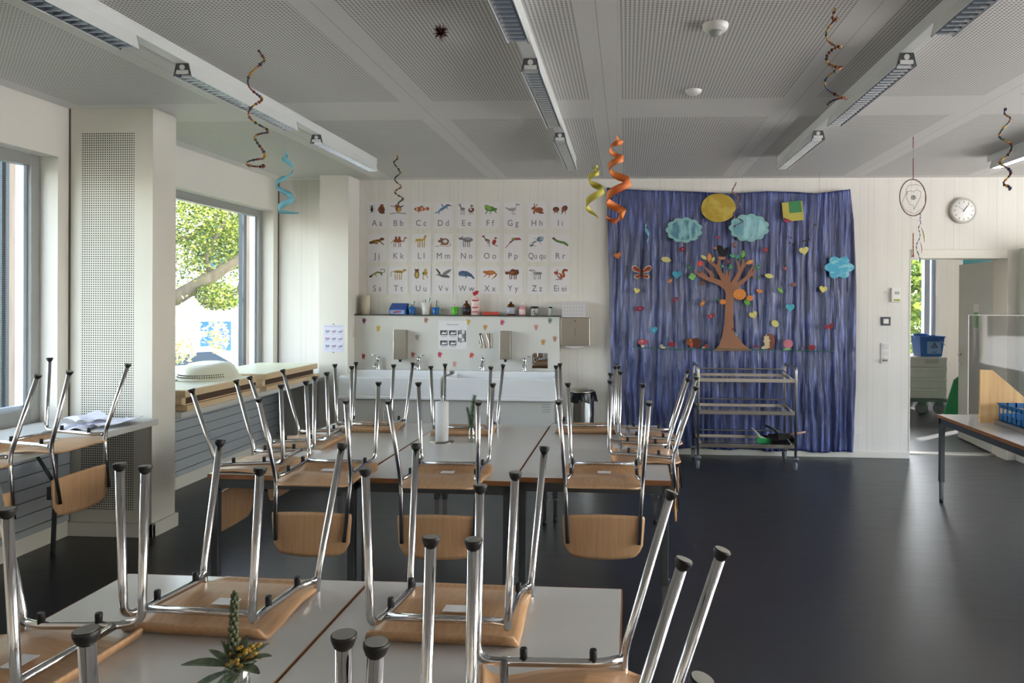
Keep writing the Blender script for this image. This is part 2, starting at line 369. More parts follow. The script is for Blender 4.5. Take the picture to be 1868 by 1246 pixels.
# ---------- ceiling light rails ----------
def rail(xc_,y1,segs,label):
    t=thing('light_rail',label,'ceiling light',(xc_,y1,ZC),0,'white ceiling light rails')
    MB().bx(-.034,.034,-9,0,-.062,0).build('rail_housing',mat('white_enamel','#cfd1cf',.4),t,bevel=.003)
    for a,b in segs:
        a-=y1;b-=y1; m=MB()
        L=[(-.05,-.13),(-.034,-.062),(-.028,-.062),(-.044,-.125)]
        m.prism(L,'y',a,b).prism([(-x,z) for x,z in L][::-1],'y',a,b)
        m.bx(-.034,.034,a,b,-.066,-.06)
        o=m.build('light_fitting',MATS['white_enamel'],t)
        lv=MB(); n=int((b-a)/.048)
        for i in range(n):
            y=a+.03+i*(b-a-.06)/(n-1); lv.prism([(y-.001,-.13),(y+.001,-.13),(y+.008,-.095),(y-.008,-.095)],'x',-.036,.036)
        lv.prism([(-.043,-.128),(-.02,-.09),(-.022,-.088),(-.045,-.127)],'y',a,b).prism([(.043,-.128),(.045,-.127),(.022,-.088),(.02,-.09)],'y',a,b)
        lv.build('louvre',mat('mirror_louvre','#b8bfc9',.22,1),o)
        ec=MB(); 
        ec2=MB().prism([(-.05,-.13),(-.046,-.13),(-.03,-.07),(.03,-.07),(.046,-.13),(.05,-.13),(.034,-.062),(-.034,-.062)],'y',b-.004,b); ec2.build('end_bracket',mat('dark_grey_plastic','#55565a',.5),o)
        ec.prism([(-.05,-.13),(-.046,-.13),(-.03,-.07),(.03,-.07),(.046,-.13),(.05,-.13),(.034,-.062),(-.034,-.062)],'y',a-.004,a)
        y=a
        ec.prism([(-.036,-.1),(-.03,-.066),(.03,-.066),(.036,-.1)],'y',y-.003,y+.001); ec.build('end_bracket',mat('dark_grey_plastic','#55565a',.5),o)
        MB().lathe([(.014,-.006),(.014,0)],(0,y-.001,-.083),14,0,'y').bx(-.032,.032,y-.006,y,-.118,-.098).build('lamp_holder',mat('frosted_white','#d8dad8',.4),o)
S=[(-1.2,.1),(.55,1.75),(2.1,3.31),(3.72,4.98),(5.39,6.62)]
rail(-2.348,6.64,S,'white light rail nearest the window wall')
rail(-.497,6.66,S,'white light rail over the middle of the tables')
rail(1.385,6.66,S,'white light rail above the open floor left of the doorway')
rail(3.235,6.70,S,'rightmost white light rail, cut by the frame edge')
# ceiling sensors
p=at(1305,45,Z=ZC); p.z=ZC+.002; t=thing('motion_sensor','large white motion sensor with grey lens on the ceiling','motion sensor',p)
MB().lathe([(.0,-.035),(.05,-.033),(.058,-.02),(.062,-.004),(.062,0)],n=24).build('housing',M_white,t)
MB().lathe([(0,-.062),(.018,-.058),(.03,-.045),(.034,-.033)],n=20).build('lens',mat('grey_lens','#9a9d9a',.3),t)
p=at(1265,165,Z=ZC); p.z=ZC+.002; o=MB().lathe([(0,-.03),(.03,-.028),(.045,-.018),(.052,-.004),(.052,0)],n=24).build('smoke_detector',M_white,None,p); tag(o,'small flat white smoke detector further back on the ceiling','smoke detector')
# =============== tables ===============
M_top=mat('white_table_laminate','#c3c1be',.2)
def make_table(w,l,name='classroom_table'):
    t=thing(name,'','table')
    MB().bx(-w/2+.004,w/2-.004,.004,l-.004,T-.024,T).build('tabletop',M_top,t)
    MB().bx(-w/2,w/2,0,.004,T-.025,T-.0005).bx(-w/2,w/2,l-.004,l,T-.025,T-.0005).bx(-w/2,-w/2+.004,.004,l-.004,T-.025,T-.0005).bx(w/2-.004,w/2,.004,l-.004,T-.025,T-.0005).build('edge_band',M_edge,t)
    f=MB(); a=.012;h0,h1=T-.075,T-.026
    f.bx(-w/2+a,w/2-a,a,a+.025,h0,h1).bx(-w/2+a,w/2-a,l-a-.025,l-a,h0,h1).bx(-w/2+a,-w/2+a+.025,a,l-a,h0,h1).bx(w/2-a-.025,w/2-a,a,l-a,h0,h1)
    f.build('frame',M_frame,t,bevel=.002)
    for sx in(-1,1):
        for y in(a+.019,l-a-.019):
            x=sx*(w/2-a-.019)
            lg=MB().bx(x-.019,x+.019,y-.019,y+.019,.17,h1); lg.ball((x+sx*.02,y,.2),(.008,.008,.008),8)
            o=lg.build('leg',M_frame,t,bevel=.003)
            MB().bx(x-.013,x+.013,y-.013,y+.013,.03,.17).build('leg_extension',M_chrome,o)
            MB().lathe([(.016,0),(.016,.03),(.012,.034)],(x,y,0),12).build('foot',M_black,o)
    return t
G='classroom tables'
t0=make_table(.805,1.65); index_kids()
specs=[(-1.795,3.70,-.022,'white table at the left of the middle group, two upturned chairs on its window side'),
(-.976,3.69,-.012,'middle white table of the middle group, with a paper towel roll on it'),
(-.164,3.77,-.012,'white table at the right of the middle group, beside the open floor'),
(-1.264,.70,-.006,'front left white table carrying the vase of sage'),
(-.430,.70,-.006,'front right white table, its bare corner beside the open floor')]
for i,(x,y,r,lb) in enumerate(specs):
    o=t0 if i==0 else copy_tree(t0)
    o.location=(x,y,0); o.rotation_euler=(0,0,r); o.scale.x=1.03 if y<1 else 1.0; tag(o,lb,'table',G)
# =============== chairs, upturned: z=0 is the table surface ===============
def _ip(P,t):
    if t<=P[0][0]: return P[0][1]
    for (a,b),(c,d) in zip(P,P[1:]):
        if t<=c: return b+(d-b)*(t-a)/(c-a)
    return P[-1][1]
def make_chair():
    t=thing('school_chair','','chair')
    def seatf(u,v):
        # u along depth (0 rear..1 front), v across
        y=-.052+.396*u; x=v*2-1
        hw=.193+.018*u; c=.05
        if u<.16: hw-=.05*(1-u/.16)**2
        if u>.95: hw-=.012*((u-.95)/.05)**2
        # height of the surface resting towards the table
        z=_ip(((-.052,.014),(-.03,.008),(.0,.012),(.1,.019),(.2,.013),(.25,.004),(.28,.001),(.305,.003),(.324,.010),(.336,.022),(.344,.038)),y)
        z+=.010*(1-x*x)*math.sin(PI*min(1,max(0,(y+.02)/.28)))
        return (x*hw,y,z)
    m=MB().grid(seatf,40,16); m.build('seat',M_beech,t,solid=-.0095)
    st=MB().add([(-.05,.15,.0),(.05,.15,.0),(.05,.205,.0),(-.05,.205,.0)],[(0,1,2,3)])
    z=seatf((.18+.052)/.396,.5)[2]+.0105; st=MB().bx(-.034,.034,.155,.2,z-.001,z+.0008); s=st.build('label_sticker',M_paper,t); tag(s,'white paper label')
    def backf(u,v):
        x=u*2-1; zz=v*2-1
        k=abs(x); yy=-.030+.020*(1-x*x)*-1+.010
        top=.112-.012*(x*x); bot=-.108+.016*(x*x)+(.05*max(0,(k-.74)/.26)**2.2)
        z=bot if False else (bot+(top-bot)*v)
        xx=x*(.205-(.010*(1-v) ))
        if v>.85: xx*=1-.02*((v-.85)/.15)**2
        return (xx,yy,-.238+z)
    MB().grid(backf,24,12).build('backrest',M_beech_v,t,solid=.0095)
    sc=MB()
    for sx in(-1,1):
        for z in(-.18,-.25): sc.ball((sx*.172,-.0195,z),(.006,.004,.006),8)
    sc.build('backrest_screws',M_chrome,t)
    R=.0112
    for sx in(-1,1):
        P=[(sx*.2036,.3524,.470),(sx*.1850,.3585,.0556),(sx*.1700,.285,.0535),(sx*.1660,.06,.0405),(sx*.187,.004,.0375)]
        p=bezbend(P,[0,.062,.02,.05,0],8)
        o=MB().tube(p,R,12).build('leg',M_chrome,t)
        d=(Vector(P[0])-Vector(P[1])).normalized(); c=Vector(P[0])
        cp=MB().tube([c-d*.013,c-d*.011,c-d*.001,c+d*.0035,c+d*.005],[.0122,.0135,.0172,.0176,.0165],18,0,True); cp.tube([c+d*.0048,c+d*.0056],.0155,18,1).build('foot_cap',[M_black,M_captop],o)
        for y in(.245,.075):
            z=.0405+(.0535-.0405)*((y-.06)/.225); xx=sx*(.166+.004*((y-.06)/.225))
            MB().lathe([(.0092,.002),(.0095,.03),(.0082,.034)],(xx,y,z),14).build('rubber_stud',M_black,o)
        P=[(sx*.2162,-.1283,.440),(sx*.1925,-.001,.036),(sx*.1738,-.0405,-.2686)]
        o=MB().tube(bezbend(P,.05,8),R,12).build('leg',M_chrome,t)
        d=(Vector(P[0])-Vector(P[1])).normalized(); c=Vector(P[0])
        MB().tube([c-d*.013,c-d*.011,c-d*.001,c+d*.0035,c+d*.005],[.0122,.0135,.0172,.0176,.0165],18,0,True).tube([c+d*.0048,c+d*.0056],.0155,18,1).build('foot_cap',[M_black,M_captop],o)
    MB().tube([(-.168,.292,.052),(.168,.292,.052)],.0105,12).build('crossbar',M_chrome,t)
    return t
c0=make_chair(); index_kids()
SH={'F1':'upturned chair, leftmost of three with backrests hanging over near edge of middle tables','F2':'upturned chair, middle of three with backrests hanging over near edge of middle tables','F3':'upturned chair, rightmost of three with backrests hanging over near edge of middle tables',
'L1':'upturned chair on window side of middle tables, nearer of that pair','L2':'upturned chair on window side of middle tables, farther of that pair','R1':'upturned chair on open floor side of middle tables, nearer of that pair','R2':'upturned chair on open floor side of middle tables, farther of that pair',
'B1':'upturned chair leftmost at far edge of middle tables, before the left sink','B2':'upturned chair behind the paper towel roll at far edge of middle tables','B3':'upturned chair at far edge of middle tables, before the steel waste bin',
'N1':'upturned chair at left end of front tables, cut by left frame edge','N2':'upturned chair behind the sage vase, at far side of front left table','N3':'upturned chair at far side of front right table, white sticker under seat',
'N4':'upturned chair at right end of front tables, side rail over bare table corner','N5':'upturned chair at right end of front tables, nearest camera, only leg tips in view','N6':'upturned chair at near edge of front tables, two leg tips at picture bottom',
'W1':'upturned chair on window worktop beside the perforated column, backrest hanging down','W2':'upturned chair on window worktop at the left edge of the picture'}
CH=[('F1',-1.549,3.537,-.011,T),
('F2',-.914,3.541,.014,T),
('F3',-.105,3.609,.014,T),
('L1',-2.158,3.929,-1.580,T),
('L2',-2.181,4.564,-1.572,T),
('R1',.263,4.327,1.587,T),
('R2',.311,4.861,1.612,T),
('B1',-1.811,5.264,3.183,T),
('B2',-1.117,5.201,3.164,T),
('B3',-.278,5.352,3.151,T),
('N1',-1.661,1.714,-1.644,T),
('N2',-1.165,2.258,3.096,T),
('N3',-.484,2.261,3.120,T),
('N4',.027,1.626,1.739,T),
('N5',-.023,1.162,1.546,T),
('N6',-.537,.599,-.013,T),
('W1',-3.035,3.87,1.543,.815),
('W2',-3.060,3.249,1.572,.815)]
for i,(n,x,y,r,z) in enumerate(CH):
    o=c0 if i==0 else copy_tree(c0)
    o.location=(x,y,z+.0005); o.rotation_euler=(0,0,r); tag(o,SH[n],'chair','upturned school chairs')
# =============== right counter table with stand, crate and screen ===============
rt=make_table(.8,2.6,'counter_table'); index_kids()
# copies share the shape; this one is longer and turned along the doorway wall
rt.location=(2.985,3.90,0); rt.rotation_euler=(0,0,0)
tag(rt,'white table with brown edge and grey legs at the right, carrying blue crate','table')
rt.location=(2.565+.4,3.58,0)
Yb=at(1788,780,Z=T)
bx0=2.79
m=MB().prism([(6.05,T),(6.05,T+.335),(5.87,T+.335),(5.38,T+.10),(5.20,T+.045),(5.20,T)],'x',2.70,2.722); 
m=MB(); 
# pine stand: cheek board facing the room, straight back edge at the left, sloping to the right
yb=5.78; xs=at(1788,760,Y=yb).x; xt=at(1831,676,Y=yb).x
xe=xs+.62
ptop=at(1790,675,Y=yb).z
m.prism([(xs,T),(xs,ptop),(at(1811,675,Y=yb).x,ptop),(at(1868,724,Y=yb).x,at(1868,724,Y=yb).z),(xe,at(1868,724,Y=yb).z-.12),(xe,T)],'y',yb,yb+.02)
st=thing('pine_stand','pine board display stand with sloping cheek on the right hand table','stand',(0,0,0))
m.build('cheek_board',M_pine,st)
MB().bx(xs+.12,xe,yb+.02,yb+.30,T,T+.02).build('shelf_board',M_pine,st)
# grey tray and blue crate standing on the table before the stand
ty=5.72; tx=at(1818,790,Y=ty).x
o=MB().bx(tx-.02,tx+.5,ty-.50,ty,T+.0005,T+.03).bx(tx-.03,tx+.51,ty-.51,ty+.01,T+.03,T+.036).build('steel_tray',M_steel,bevel=.003); tag(o,'flat grey metal tray under the blue crate on the right hand table','tray')
cr=MB(); x0,x1,y0,y1,z0,z1=tx+.005,tx+.44,ty-.46,ty-.02,T+.037,T+.165
cr.bx(x0,x1,y0,y1,z0,z0+.006)
for (a,b,c,d) in((x0,x1,y0,y0+.006),(x0,x1,y1-.006,y1),(x0,x0+.006,y0,y1),(x1-.006,x1,y0,y1)):
    cr.bx(a,b,c,d,z0,z0+.05).bx(a,b,c,d,z1-.035,z1)
    n=7
    for i in range(n+1):
        if b-a>c*0+.1: xx=a+(b-a)*i/n; cr.bx(max(a,xx-.008),min(b,xx+.008),c,d,z0,z1)
        else: yy=c+(d-c)*i/n; cr.bx(a,b,max(c,yy-.008),min(d,yy+.008),z0,z1)
cr.bx(x0-.008,x1+.008,y0-.008,y0+.002,z1-.012,z1).bx(x0-.008,x1+.008,y1-.002,y1+.008,z1-.012,z1).bx(x0-.008,x0+.002,y0,y1,z1-.012,z1).bx(x1-.002,x1+.008,y0,y1,z1-.012,z1)
o=cr.build('blue_crate',mat('blue_plastic_crate','#1c5f92',.4),bevel=.0015); tag(o,'blue slotted plastic crate on the tray on the right hand table','crate')
# clear acrylic sneeze screen standing on the table
sx0=at(1789,600,Y=6.02).x; zt=at(1789,583,Y=6.02).z
o=MB().bx(sx0,sx0+1.5,6.22,6.226,T+.001,zt+.03).build('acrylic_screen',M_acryl); tag(o,'grey see-through acrylic screen standing behind the pine stand','screen'); MB().bx(sx0-.004,sx0,6.218,6.228,T+.001,zt+.03).bx(sx0-.004,sx0+1.5,6.218,6.228,zt+.03,zt+.034).build('polished_edge',M_paper,o)
# =============== stacked wooden panels on the far worktop ===============
def stack(ya,yb_,lab):
    t=thing('panel_stack',lab,'panel stack',(-3.2,ya,.815),0,'wooden panel stacks on the worktop')
    l=yb_-ya; x0=-.63; z=0
    MB().bx(x0,.0,.02,l+.06,0,.042).build('bottom_panel',M_pale,t,bevel=.004)
    MB().bx(x0,-.03,.02,l-.02,.042,.049).bx(x0,-.035,.03,l-.03,.049,.10,1).bx(-.09,-.03,.0,.05,.049,.10).build('middle_panel',[M_pale,M_gapshade],t)  # dark core puts the shade of the gap between panels into colour
    m=MB().bx(x0,0,0,l,.101,.153); m.build('top_panel',M_pale,t,bevel=.004)
    MB().bx(x0+.01,-.012,.012,l-.012,.153,.156).build('panel_surface',M_ltop,t)
stack(5.12,6.14,'stack of pale wooden panels nearest the perforated column, cream tub on top')
stack(6.30,7.40,'stack of pale wooden panels in the far window corner')
# cream plastic tub, upside down, with a row of holes
t=thing('plastic_tub','cream perforated plastic tub upturned on the nearer panel stack','tub',(-3.50,5.92,.971),.1)
prof=[]
def tubf(u,v):
    a=2*PI*v; rr=[(1,0),(1.0,.012),(.93,.02),(.88,.055),(.78,.10),(.6,.128),(.35,.14),(0,.143)]
    k=u*(len(rr)-1); i=min(int(k),len(rr)-2); f=k-i; r=rr[i][0]*(1-f)+rr[i+1][0]*f; z=rr[i][1]*(1-f)+rr[i+1][1]*f
    return (.24*r*math.cos(a),.30*r*math.sin(a),z)
MB().grid(tubf,14,40).build('shell',M_plastic,t)
hm=MB()
for row,(zz,f) in enumerate(((.030,.925),(.046,.90))):
    for i in range(26):
        a=-PI/2-.9+1.9*i/25; hm.ball((.24*f*math.cos(a),.30*f*math.sin(a),zz),(.006,.006,.005),6,0,4)
hm.build('drain_holes',mat('dark_hole','#5a5543',.8),t)
# flat white tray beside it, seen against the window
o=MB().bx(-3.84,-3.62,5.3,6.1,.971,.99).build('white_tray',M_white,bevel=.006); tag(o,'flat white tray lying between the cream tub and the window','tray')
# papers on the worktop
random.seed(3)
for i,(x,y,r,lb) in enumerate(((-3.47,4.42,.3,'crumpled white paper sheet lying on the left worktop by the column'),(-3.33,4.55,-.4,'bent white paper sheet on the left worktop, nearest the column'),(-3.52,4.57,.9,'folded white paper sheet at the back of the left worktop'))):
    sd=i*3.1
    o=MB().grid(lambda u,v:((u-.5)*.21,(v-.5)*.29,.004+.012*i+.035*abs(noise.noise(Vector((u*2.2+sd,v*2.2,sd))))+.03*(u*v)**2*(i>0)),14,14,0,False).build('paper_sheet',mat('paper_lilac_white','#d4d4e2',.7),None,(x,y,.816),(0,0,r)); tag(o,lb,'paper','paper sheets on the left worktop')
# =============== things on the tables ===============
p=at(806,806,Z=T); t=thing('paper_towel_holder','white paper towel roll upright on a steel stand on middle table','paper towel roll',p)
MB().lathe([(.078,0),(.078,.004),(.006,.006),(.006,.285),(.0,.29)],n=28).tube([(.0,0,.285),(.015,0,.29),(.0,0,.3)],.003,6).build('stand',M_steel,t)
MB().lathe([(.012,.008),(.042,.008),(.043,.26),(.012,.262)],n=28).build('paper_roll',mat('tissue_white','#dadadc',.85),t)
def sprig(mb,base,h,lean,n,lw,ll,mi=0,mleaf=1):
    b=Vector(base); pts=[b+Vector((lean[0]*k*k,lean[1]*k*k,h*k)) for k in [i/8 for i in range(9)]]
    mb.tube(pts,.0013,5,mi)
    for i in range(n):
        k=.2+.8*i/n; p=b+Vector((lean[0]*k*k,lean[1]*k*k,h*k)); a=i*2.4; d=Vector((math.cos(a),math.sin(a)*.8,.65)).normalized(); s=d.cross(Vector((0,0,1))).normalized()*lw
        L_=ll*(1-.4*k); mb.add([p,p+d*L_*.5+s,p+d*L_,p+d*L_*.5-s],[(0,1,2,3)],mleaf)
p=at(860,807,Z=T); t=thing('bud_vase','small clear bottle vase with a rosemary sprig on middle table','vase',p)
MB().lathe([(0,.001),(.022,.002),(.024,.03),(.022,.07),(.012,.095),(.009,.115),(.011,.125)],n=18).build('bottle',M_vase,t)
m=MB(); sprig(m,(0,0,.03),.27,(.02,0),230,.0034,.04); sprig(m,(.0,0,.03),.19,(-.03,0),130,.0034,.034); m.build('rosemary_sprig',[mat('stem_green','#4d5a35',.7),mat('rosemary_green','#49663f',.7)],t)
p=at(434,1217,Z=T+.115); t=thing('sage_vase','small glass vase of sage leaves and yellow flowers on the front table','vase',(p.x,p.y,T))
MB().lathe([(0,.001),(.021,.002),(.023,.01),(.024,.06),(.028,.115),(.0275,.1155),(.0235,.06),(.0215,.012),(0,.01)],n=22).build('glass',M_vase,t)
MB().lathe([(0,.011),(.021,.012),(.0225,.05),(.0,.051)],n=20).build('water',glass('murky_water',(.62,.58,.5,1),.05),t)
m=MB(); random.seed(5)
for i in range(9):
    a=i*.7; m.tube([(.012*math.cos(a),.012*math.sin(a),.015),(-.01*math.cos(a),-.008*math.sin(a),.13)],.0014,5)
m.build('stems',mat('brown_stem','#6b5a40',.8),t)
def leaf(mb,p,d,L_,w,up=Vector((0,0,1)),m=0,bend=.3):
    p=Vector(p); d=Vector(d).normalized(); s=d.cross(up).normalized(); n_=s.cross(d)
    def fn(u,v):
        k=u; ww=w*math.sin(PI*min(1,k*.96+.02))**.75; q=v*2-1
        return p+d*L_*k+s*(ww*q)-n_*(bend*L_*k*k*.5)+n_*(abs(q)*ww*.3)
    mb.grid(fn,10,4,m)
m=MB(); lv=[((-.02,0,.115),(-1,-.2,.25),.10,.015),((-.015,-.01,.11),(-.8,-.5,-.25),.10,.014),((-.01,0,.11),(-.5,-.45,-.85),.10,.016),((-.005,-.01,.105),(-.15,-.5,-.9),.085,.015),((.0,0,.11),(-.6,.3,.7),.06,.011),((0,0,.12),(.9,-.1,.45),.085,.012),((.0,-.01,.12),(.8,-.4,.2),.08,.012),((-.01,0,.12),(-.35,0,.95),.06,.009),((0,.0,.12),(.1,.3,.9),.06,.01),((-.02,.0,.12),(-.9,.2,.6),.06,.008),((.01,.01,.12),(.6,.4,.6),.06,.01),((0,-.015,.11),(.2,-.7,.1),.06,.012)]
for a,b,c,d in lv: leaf(m,a,b,c,d*1.3)
for i in range(26):
    a=i*2.4; leaf(m,(.008*math.cos(a),.008*math.sin(a),.10+.035*random.random()),(math.cos(a),math.sin(a),.9*random.random()+.1),.03+.02*random.random(),.006)
m.build('sage_leaves',mat('sage_green','#54644a',.7,kind='noise',scale=(60,60,60),col2='#74836a'),t)
m=MB(); random.seed(9)
for i in range(70):
    k=i/70; a=i*2.4; r=.009*(1-.55*k)+.002*random.random(); m.ball((-.012+.004*k+r*math.cos(a),r*math.sin(a),.13+.15*k),(.0045,.0045,.0055),6,0,4)
m.tube([(0,0,.1),(-.01,0,.2),(-.008,0,.28)],.002,6); m.build('sage_flower_spike',mat('spike_grey_green','#5a6148',.8),t)
m=MB()
for i in range(34):
    a=random.random()*6.28; r=.035*random.random()**.5; m.ball((.012+r*math.cos(a)*1.0,r*math.sin(a),.125+.045*random.random()),(.006,.006,.004),6,0,4)
m.build('yellow_flowers',mat('mustard_yellow','#9a7a2a',.7),t)
# =============== steel serving trolley ===============
t=thing('serving_trolley','three-tier stainless steel serving trolley before the blue curtain','trolley',(1.18,7.42,0))
X0,X1,Y0,Y1=-.47,.47,-.25,.25
for sx,n in ((X0,0),(X1,1)):
    P=[(sx,Y0,.12),(sx,Y0,1.0),(sx,Y1,1.0),(sx,Y1,.12)]
    MB().tube(bezbend(P,.055,8),.0125,12).build('side_frame',M_steel,t)
for z,nm in((.875,0),(.56,0),(.235,0)):
    s=MB().bx(X0+.012,X1-.012,Y0+.005,Y1-.005,z-.004,z).bx(X0+.01,X1-.01,Y0-.004,Y0+.006,z-.022,z+.016).bx(X0+.01,X1-.01,Y1-.006,Y1+.004,z-.022,z+.016)
    s.bx(X0+.01,X0+.02,Y0,Y1,z-.02,z+.016).bx(X1-.02,X1-.01,Y0,Y1,z-.02,z+.016); s.build('shelf',M_pol,t,bevel=.002)
    MB().tube(bezbend([(X0+.03,Y0+.02,z+.01),(X0+.03,Y1,z+.062),(X1-.03,Y1,z+.062),(X1-.03,Y0+.02,z+.01)],.03,5),.0075,10).build('guard_rail',M_steel,t)
for sx in(X0,X1):
    for sy,r in((Y0,.2),(Y1,.9)):
        cs=MB().lathe([(.03,.105),(.034,.112),(.033,.128),(.014,.132)],(sx,sy,0),18).bx(sx-.004-.016,sx-.016,sy-.02,sy+.03,.045,.108).bx(sx+.016,sx+.02,sy-.02,sy+.03,.045,.108)
        o=cs.build('castor',mat('grey_castor','#6b6f75',.5),t)
        MB().lathe([(.02,-.013),(.046,-.012),(.05,-.006),(.05,.006),(.046,.012),(.02,.013)],(sx,sy+.015,.0505),22,0,'x').build('wheel',mat('grey_rubber','#7e8186',.6),o)
# dust pan and hand brush on the bottom shelf
bx,by,bz=1.18+.17,7.30,.235
t=thing('hand_brush','green hand brush with pale handle on the trolley bottom shelf','hand brush',(bx,by,bz),0)
MB().obx((0,0,.062),(.10,.05,.02),.2,0,.45).tube([(-.03,0,.08),(-.10,0,.155)],[.011,.008],8).build('handle',mat('pale_grip','#a9aa9d',.5),t)
m=MB(); random.seed(2)
m.obx((.02,0,.03),(.13,.06,.05),.1,0,.1); m.build('bristles',mat('green_bristles','#1f8a4a',.8,kind='noise',scale=(300,300,8),col2='#2aa45c'),t)
t=thing('dustpan','black dustpan lying on the trolley bottom shelf','dustpan',(bx+.20,by+.02,bz),0)
m=MB().obx((0,.0,.012),(.24,.18,.01),0,0,-.06).obx((0,.08,.045),(.24,.012,.07),0).obx((-.12,0,.03),(.01,.18,.05),0).obx((.12,0,.03),(.01,.18,.05),0).tube(bezbend([(.0,.06,.06),(-.06,.05,.13),(-.16,.03,.17)],.03),.012,8); m.build('pan',mat('black_plastic','#101114',.4),t)
t=thing('wooden_brush','black hand brush with wooden handle resting on the dustpan','hand brush',(bx+.26,by-.02,bz+.06),0)
MB().obx((-.05,0,.02),(.12,.045,.05),0,0,-.1).build('bristles',MATS['black_plastic'],t); MB().tube([(-.0,0,.035),(.16,0,.065)],[.012,.010],10).build('handle',mat('pink_wood','#b78e77',.5),t)
# =============== waste bin ===============
t=thing('waste_bin','round stainless steel waste bin with black bag beside the sinks','waste bin',(-.455,7.48,0))
MB().lathe([(.13,.0),(.132,.02),(.135,.62),(.135,.64)],n=36).build('body',mat('polished_steel','#b0aeae',.16,1),t)
MB().lathe([(.139,.70),(.135,.715),(.10,.735),(.0,.742)],n=36).build('lid',M_steel,t)
def bagf(u,v):
    a=2*PI*v; z=.70-.075*u-.03*u*abs(math.sin(a*3+1)); r=.139+.010*math.sin(a*13)*u+.016*math.sin(a*5+1)*u+.010; return (r*math.cos(a),r*math.sin(a),z)
MB().grid(bagf,5,80,0,False).build('bin_bag',mat('black_bag','#15161a',.28),t)
# =============== wash area ===============
YP=7.73                                   # face of the laminated service panel
px0,px1=at(645,572,Y=YP).x,at(1021,577,Y=YP).x; zs=1.475
o=MB().bx(px0,px1,YP,D-.001,.0,zs-.012).build('sink_backboard',mat('backboard_white','#d3d2cd',.3)); tag(o,'white laminated board on the wall behind the sinks','panel')
o=MB().bx(px0-.02,px1+.004,YP-.012,D,zs-.012,zs).build('wall_shelf',mat('dark_edge_board','#4a4642',.5)); tag(o,'thin dark shelf along the top of the sink board','shelf')
def P(px,py,y=YP): q=at(px,py,Y=y); return q
# base cabinets
for (a,b,lb,hs,vent) in ((617,803,'white base cabinet under the left sink',(698,721),0),(812,1010,'white base cabinet under the right sink, with vent slots',(914,),1)):
    x0,x1=at(a,728,Y=7.3).x,at(b,728,Y=7.3).x
    t=thing('sink_cabinet',lb,'cabinet',(0,0,0),0,'sink cabinets')
    MB().bx(x0,x1,7.32,YP,.08,.618).build('body',M_cab,t)
    MB().bx(x0+.02,x1-.02,7.36,YP,0,.08).build('plinth',mat('plinth_grey','#6b6a68',.6),t)
    xm=[x0]+([x0+(x1-x0)*.5] if True else [])+[x1]
    for i in range(2):
        e0,e1=xm[i]+.002,xm[i+1]-.002
        d=MB().bx(e0,e1,7.30,7.319,.082,.615).build('door',M_cab,t,bevel=.002)
        hx_=(e1-.045) if i==0 else (e0+.045)
        if not(vent and i==1): MB().tube(bezbend([(hx_,7.30,.50),(hx_,7.265,.50),(hx_,7.265,.32),(hx_,7.30,.32)],.012,4),.005,8).build('handle',M_steel,d)
        if vent and i==1:
            v=MB()
            for k in range(4): v.bx(e1-.12,e1-.03,7.298,7.3,.585-.024*k,.589-.024*k)
            v.build('vent_slots',mat('slot_dark','#6d6a66',.8),d)
# ceramic trough sinks
for (a,b,lb) in ((617,803,'long white ceramic wash trough on the left, two taps'),(812,1012,'long white ceramic wash trough on the right, two taps')):
    x0,x1=at(a,690,Y=7.25).x,at(b,690,Y=7.25).x; zt,zb=.848,.625
    t=MB(); y0,y1=7.25,YP-.002; w=.035
    t.bx(x0,x1,y0,y0+w,zb+.03,zt-.0).bx(x0,x1,y1-.09,y1,zb+.03,zt+.035).bx(x0,x0+w,y0+w,y1-.09,zb+.03,zt+.01).bx(x1-w,x1,y0+w,y1-.09,zb+.03,zt+.01).bx(x0+w,x1-w,y0+w,y1-.09,zb+.03,zb+.07)
    t.bx(x0-.01,x1+.01,y0-.012,y1,zb,zb+.032)
    o=t.build('wash_trough',M_ceram,bevel=.008); tag(o,lb,'sink','ceramic wash troughs')
    MB().bx((x0+x1)/2-.03,(x0+x1)/2+.03,y1-.092,y1-.09,.80,.808).build('overflow_slot',MATS['slot_dark'],o)
def tap(px,lb,side):
    x=at(px,670,Y=7.69).x; t=thing('tap',lb,'tap',(x,7.685,.883),0,'chrome mixer taps')
    m=MB().lathe([(.024,0),(.022,.01),(.020,.03),(.020,.105),(.021,.11),(.019,.135),(.010,.14)],n=18)
    m.tube([(0,-.01,.065),(0,-.06,.075),(0,-.115,.05),(0,-.125,.03)],[.014,.013,.012,.011],12).build('body',M_chrome,t)
    MB().tube([(0,0,.138),(side*.03,-.01,.152),(side*.065,-.02,.162)],[.009,.007,.006],8).build('lever',M_chrome,t)
tap(690,'leftmost chrome mixer tap on the left wash trough',-1)
tap(764,'right hand chrome mixer tap on the left wash trough',1)
tap(881,'left hand chrome mixer tap on the right wash trough',-.2)
tap(957,'rightmost chrome mixer tap, below the small lower mirror',1)
for a,b,c,d,lb in ((717,739,602,656,'left steel soap dispenser on the sink board'),(911,931,604,656,'right steel soap dispenser on the sink board')):
    q0,q1=P(a,c,7.63),P(b,d,7.63)
    t=thing('soap_dispenser',lb,'soap dispenser',((q0.x+q1.x)/2,YP,q1.z),0,'steel soap dispensers'); w=(q1.x-q0.x)/2; h=q0.z-q1.z
    MB().bx(-w,w,-.1,0,0,h).build('casing',M_steel,t,bevel=.005)
    MB().lathe([(.012,-.03),(.016,-.012),(.02,0)],(w*.0,-.06,0),12).build('spout',M_black,t)
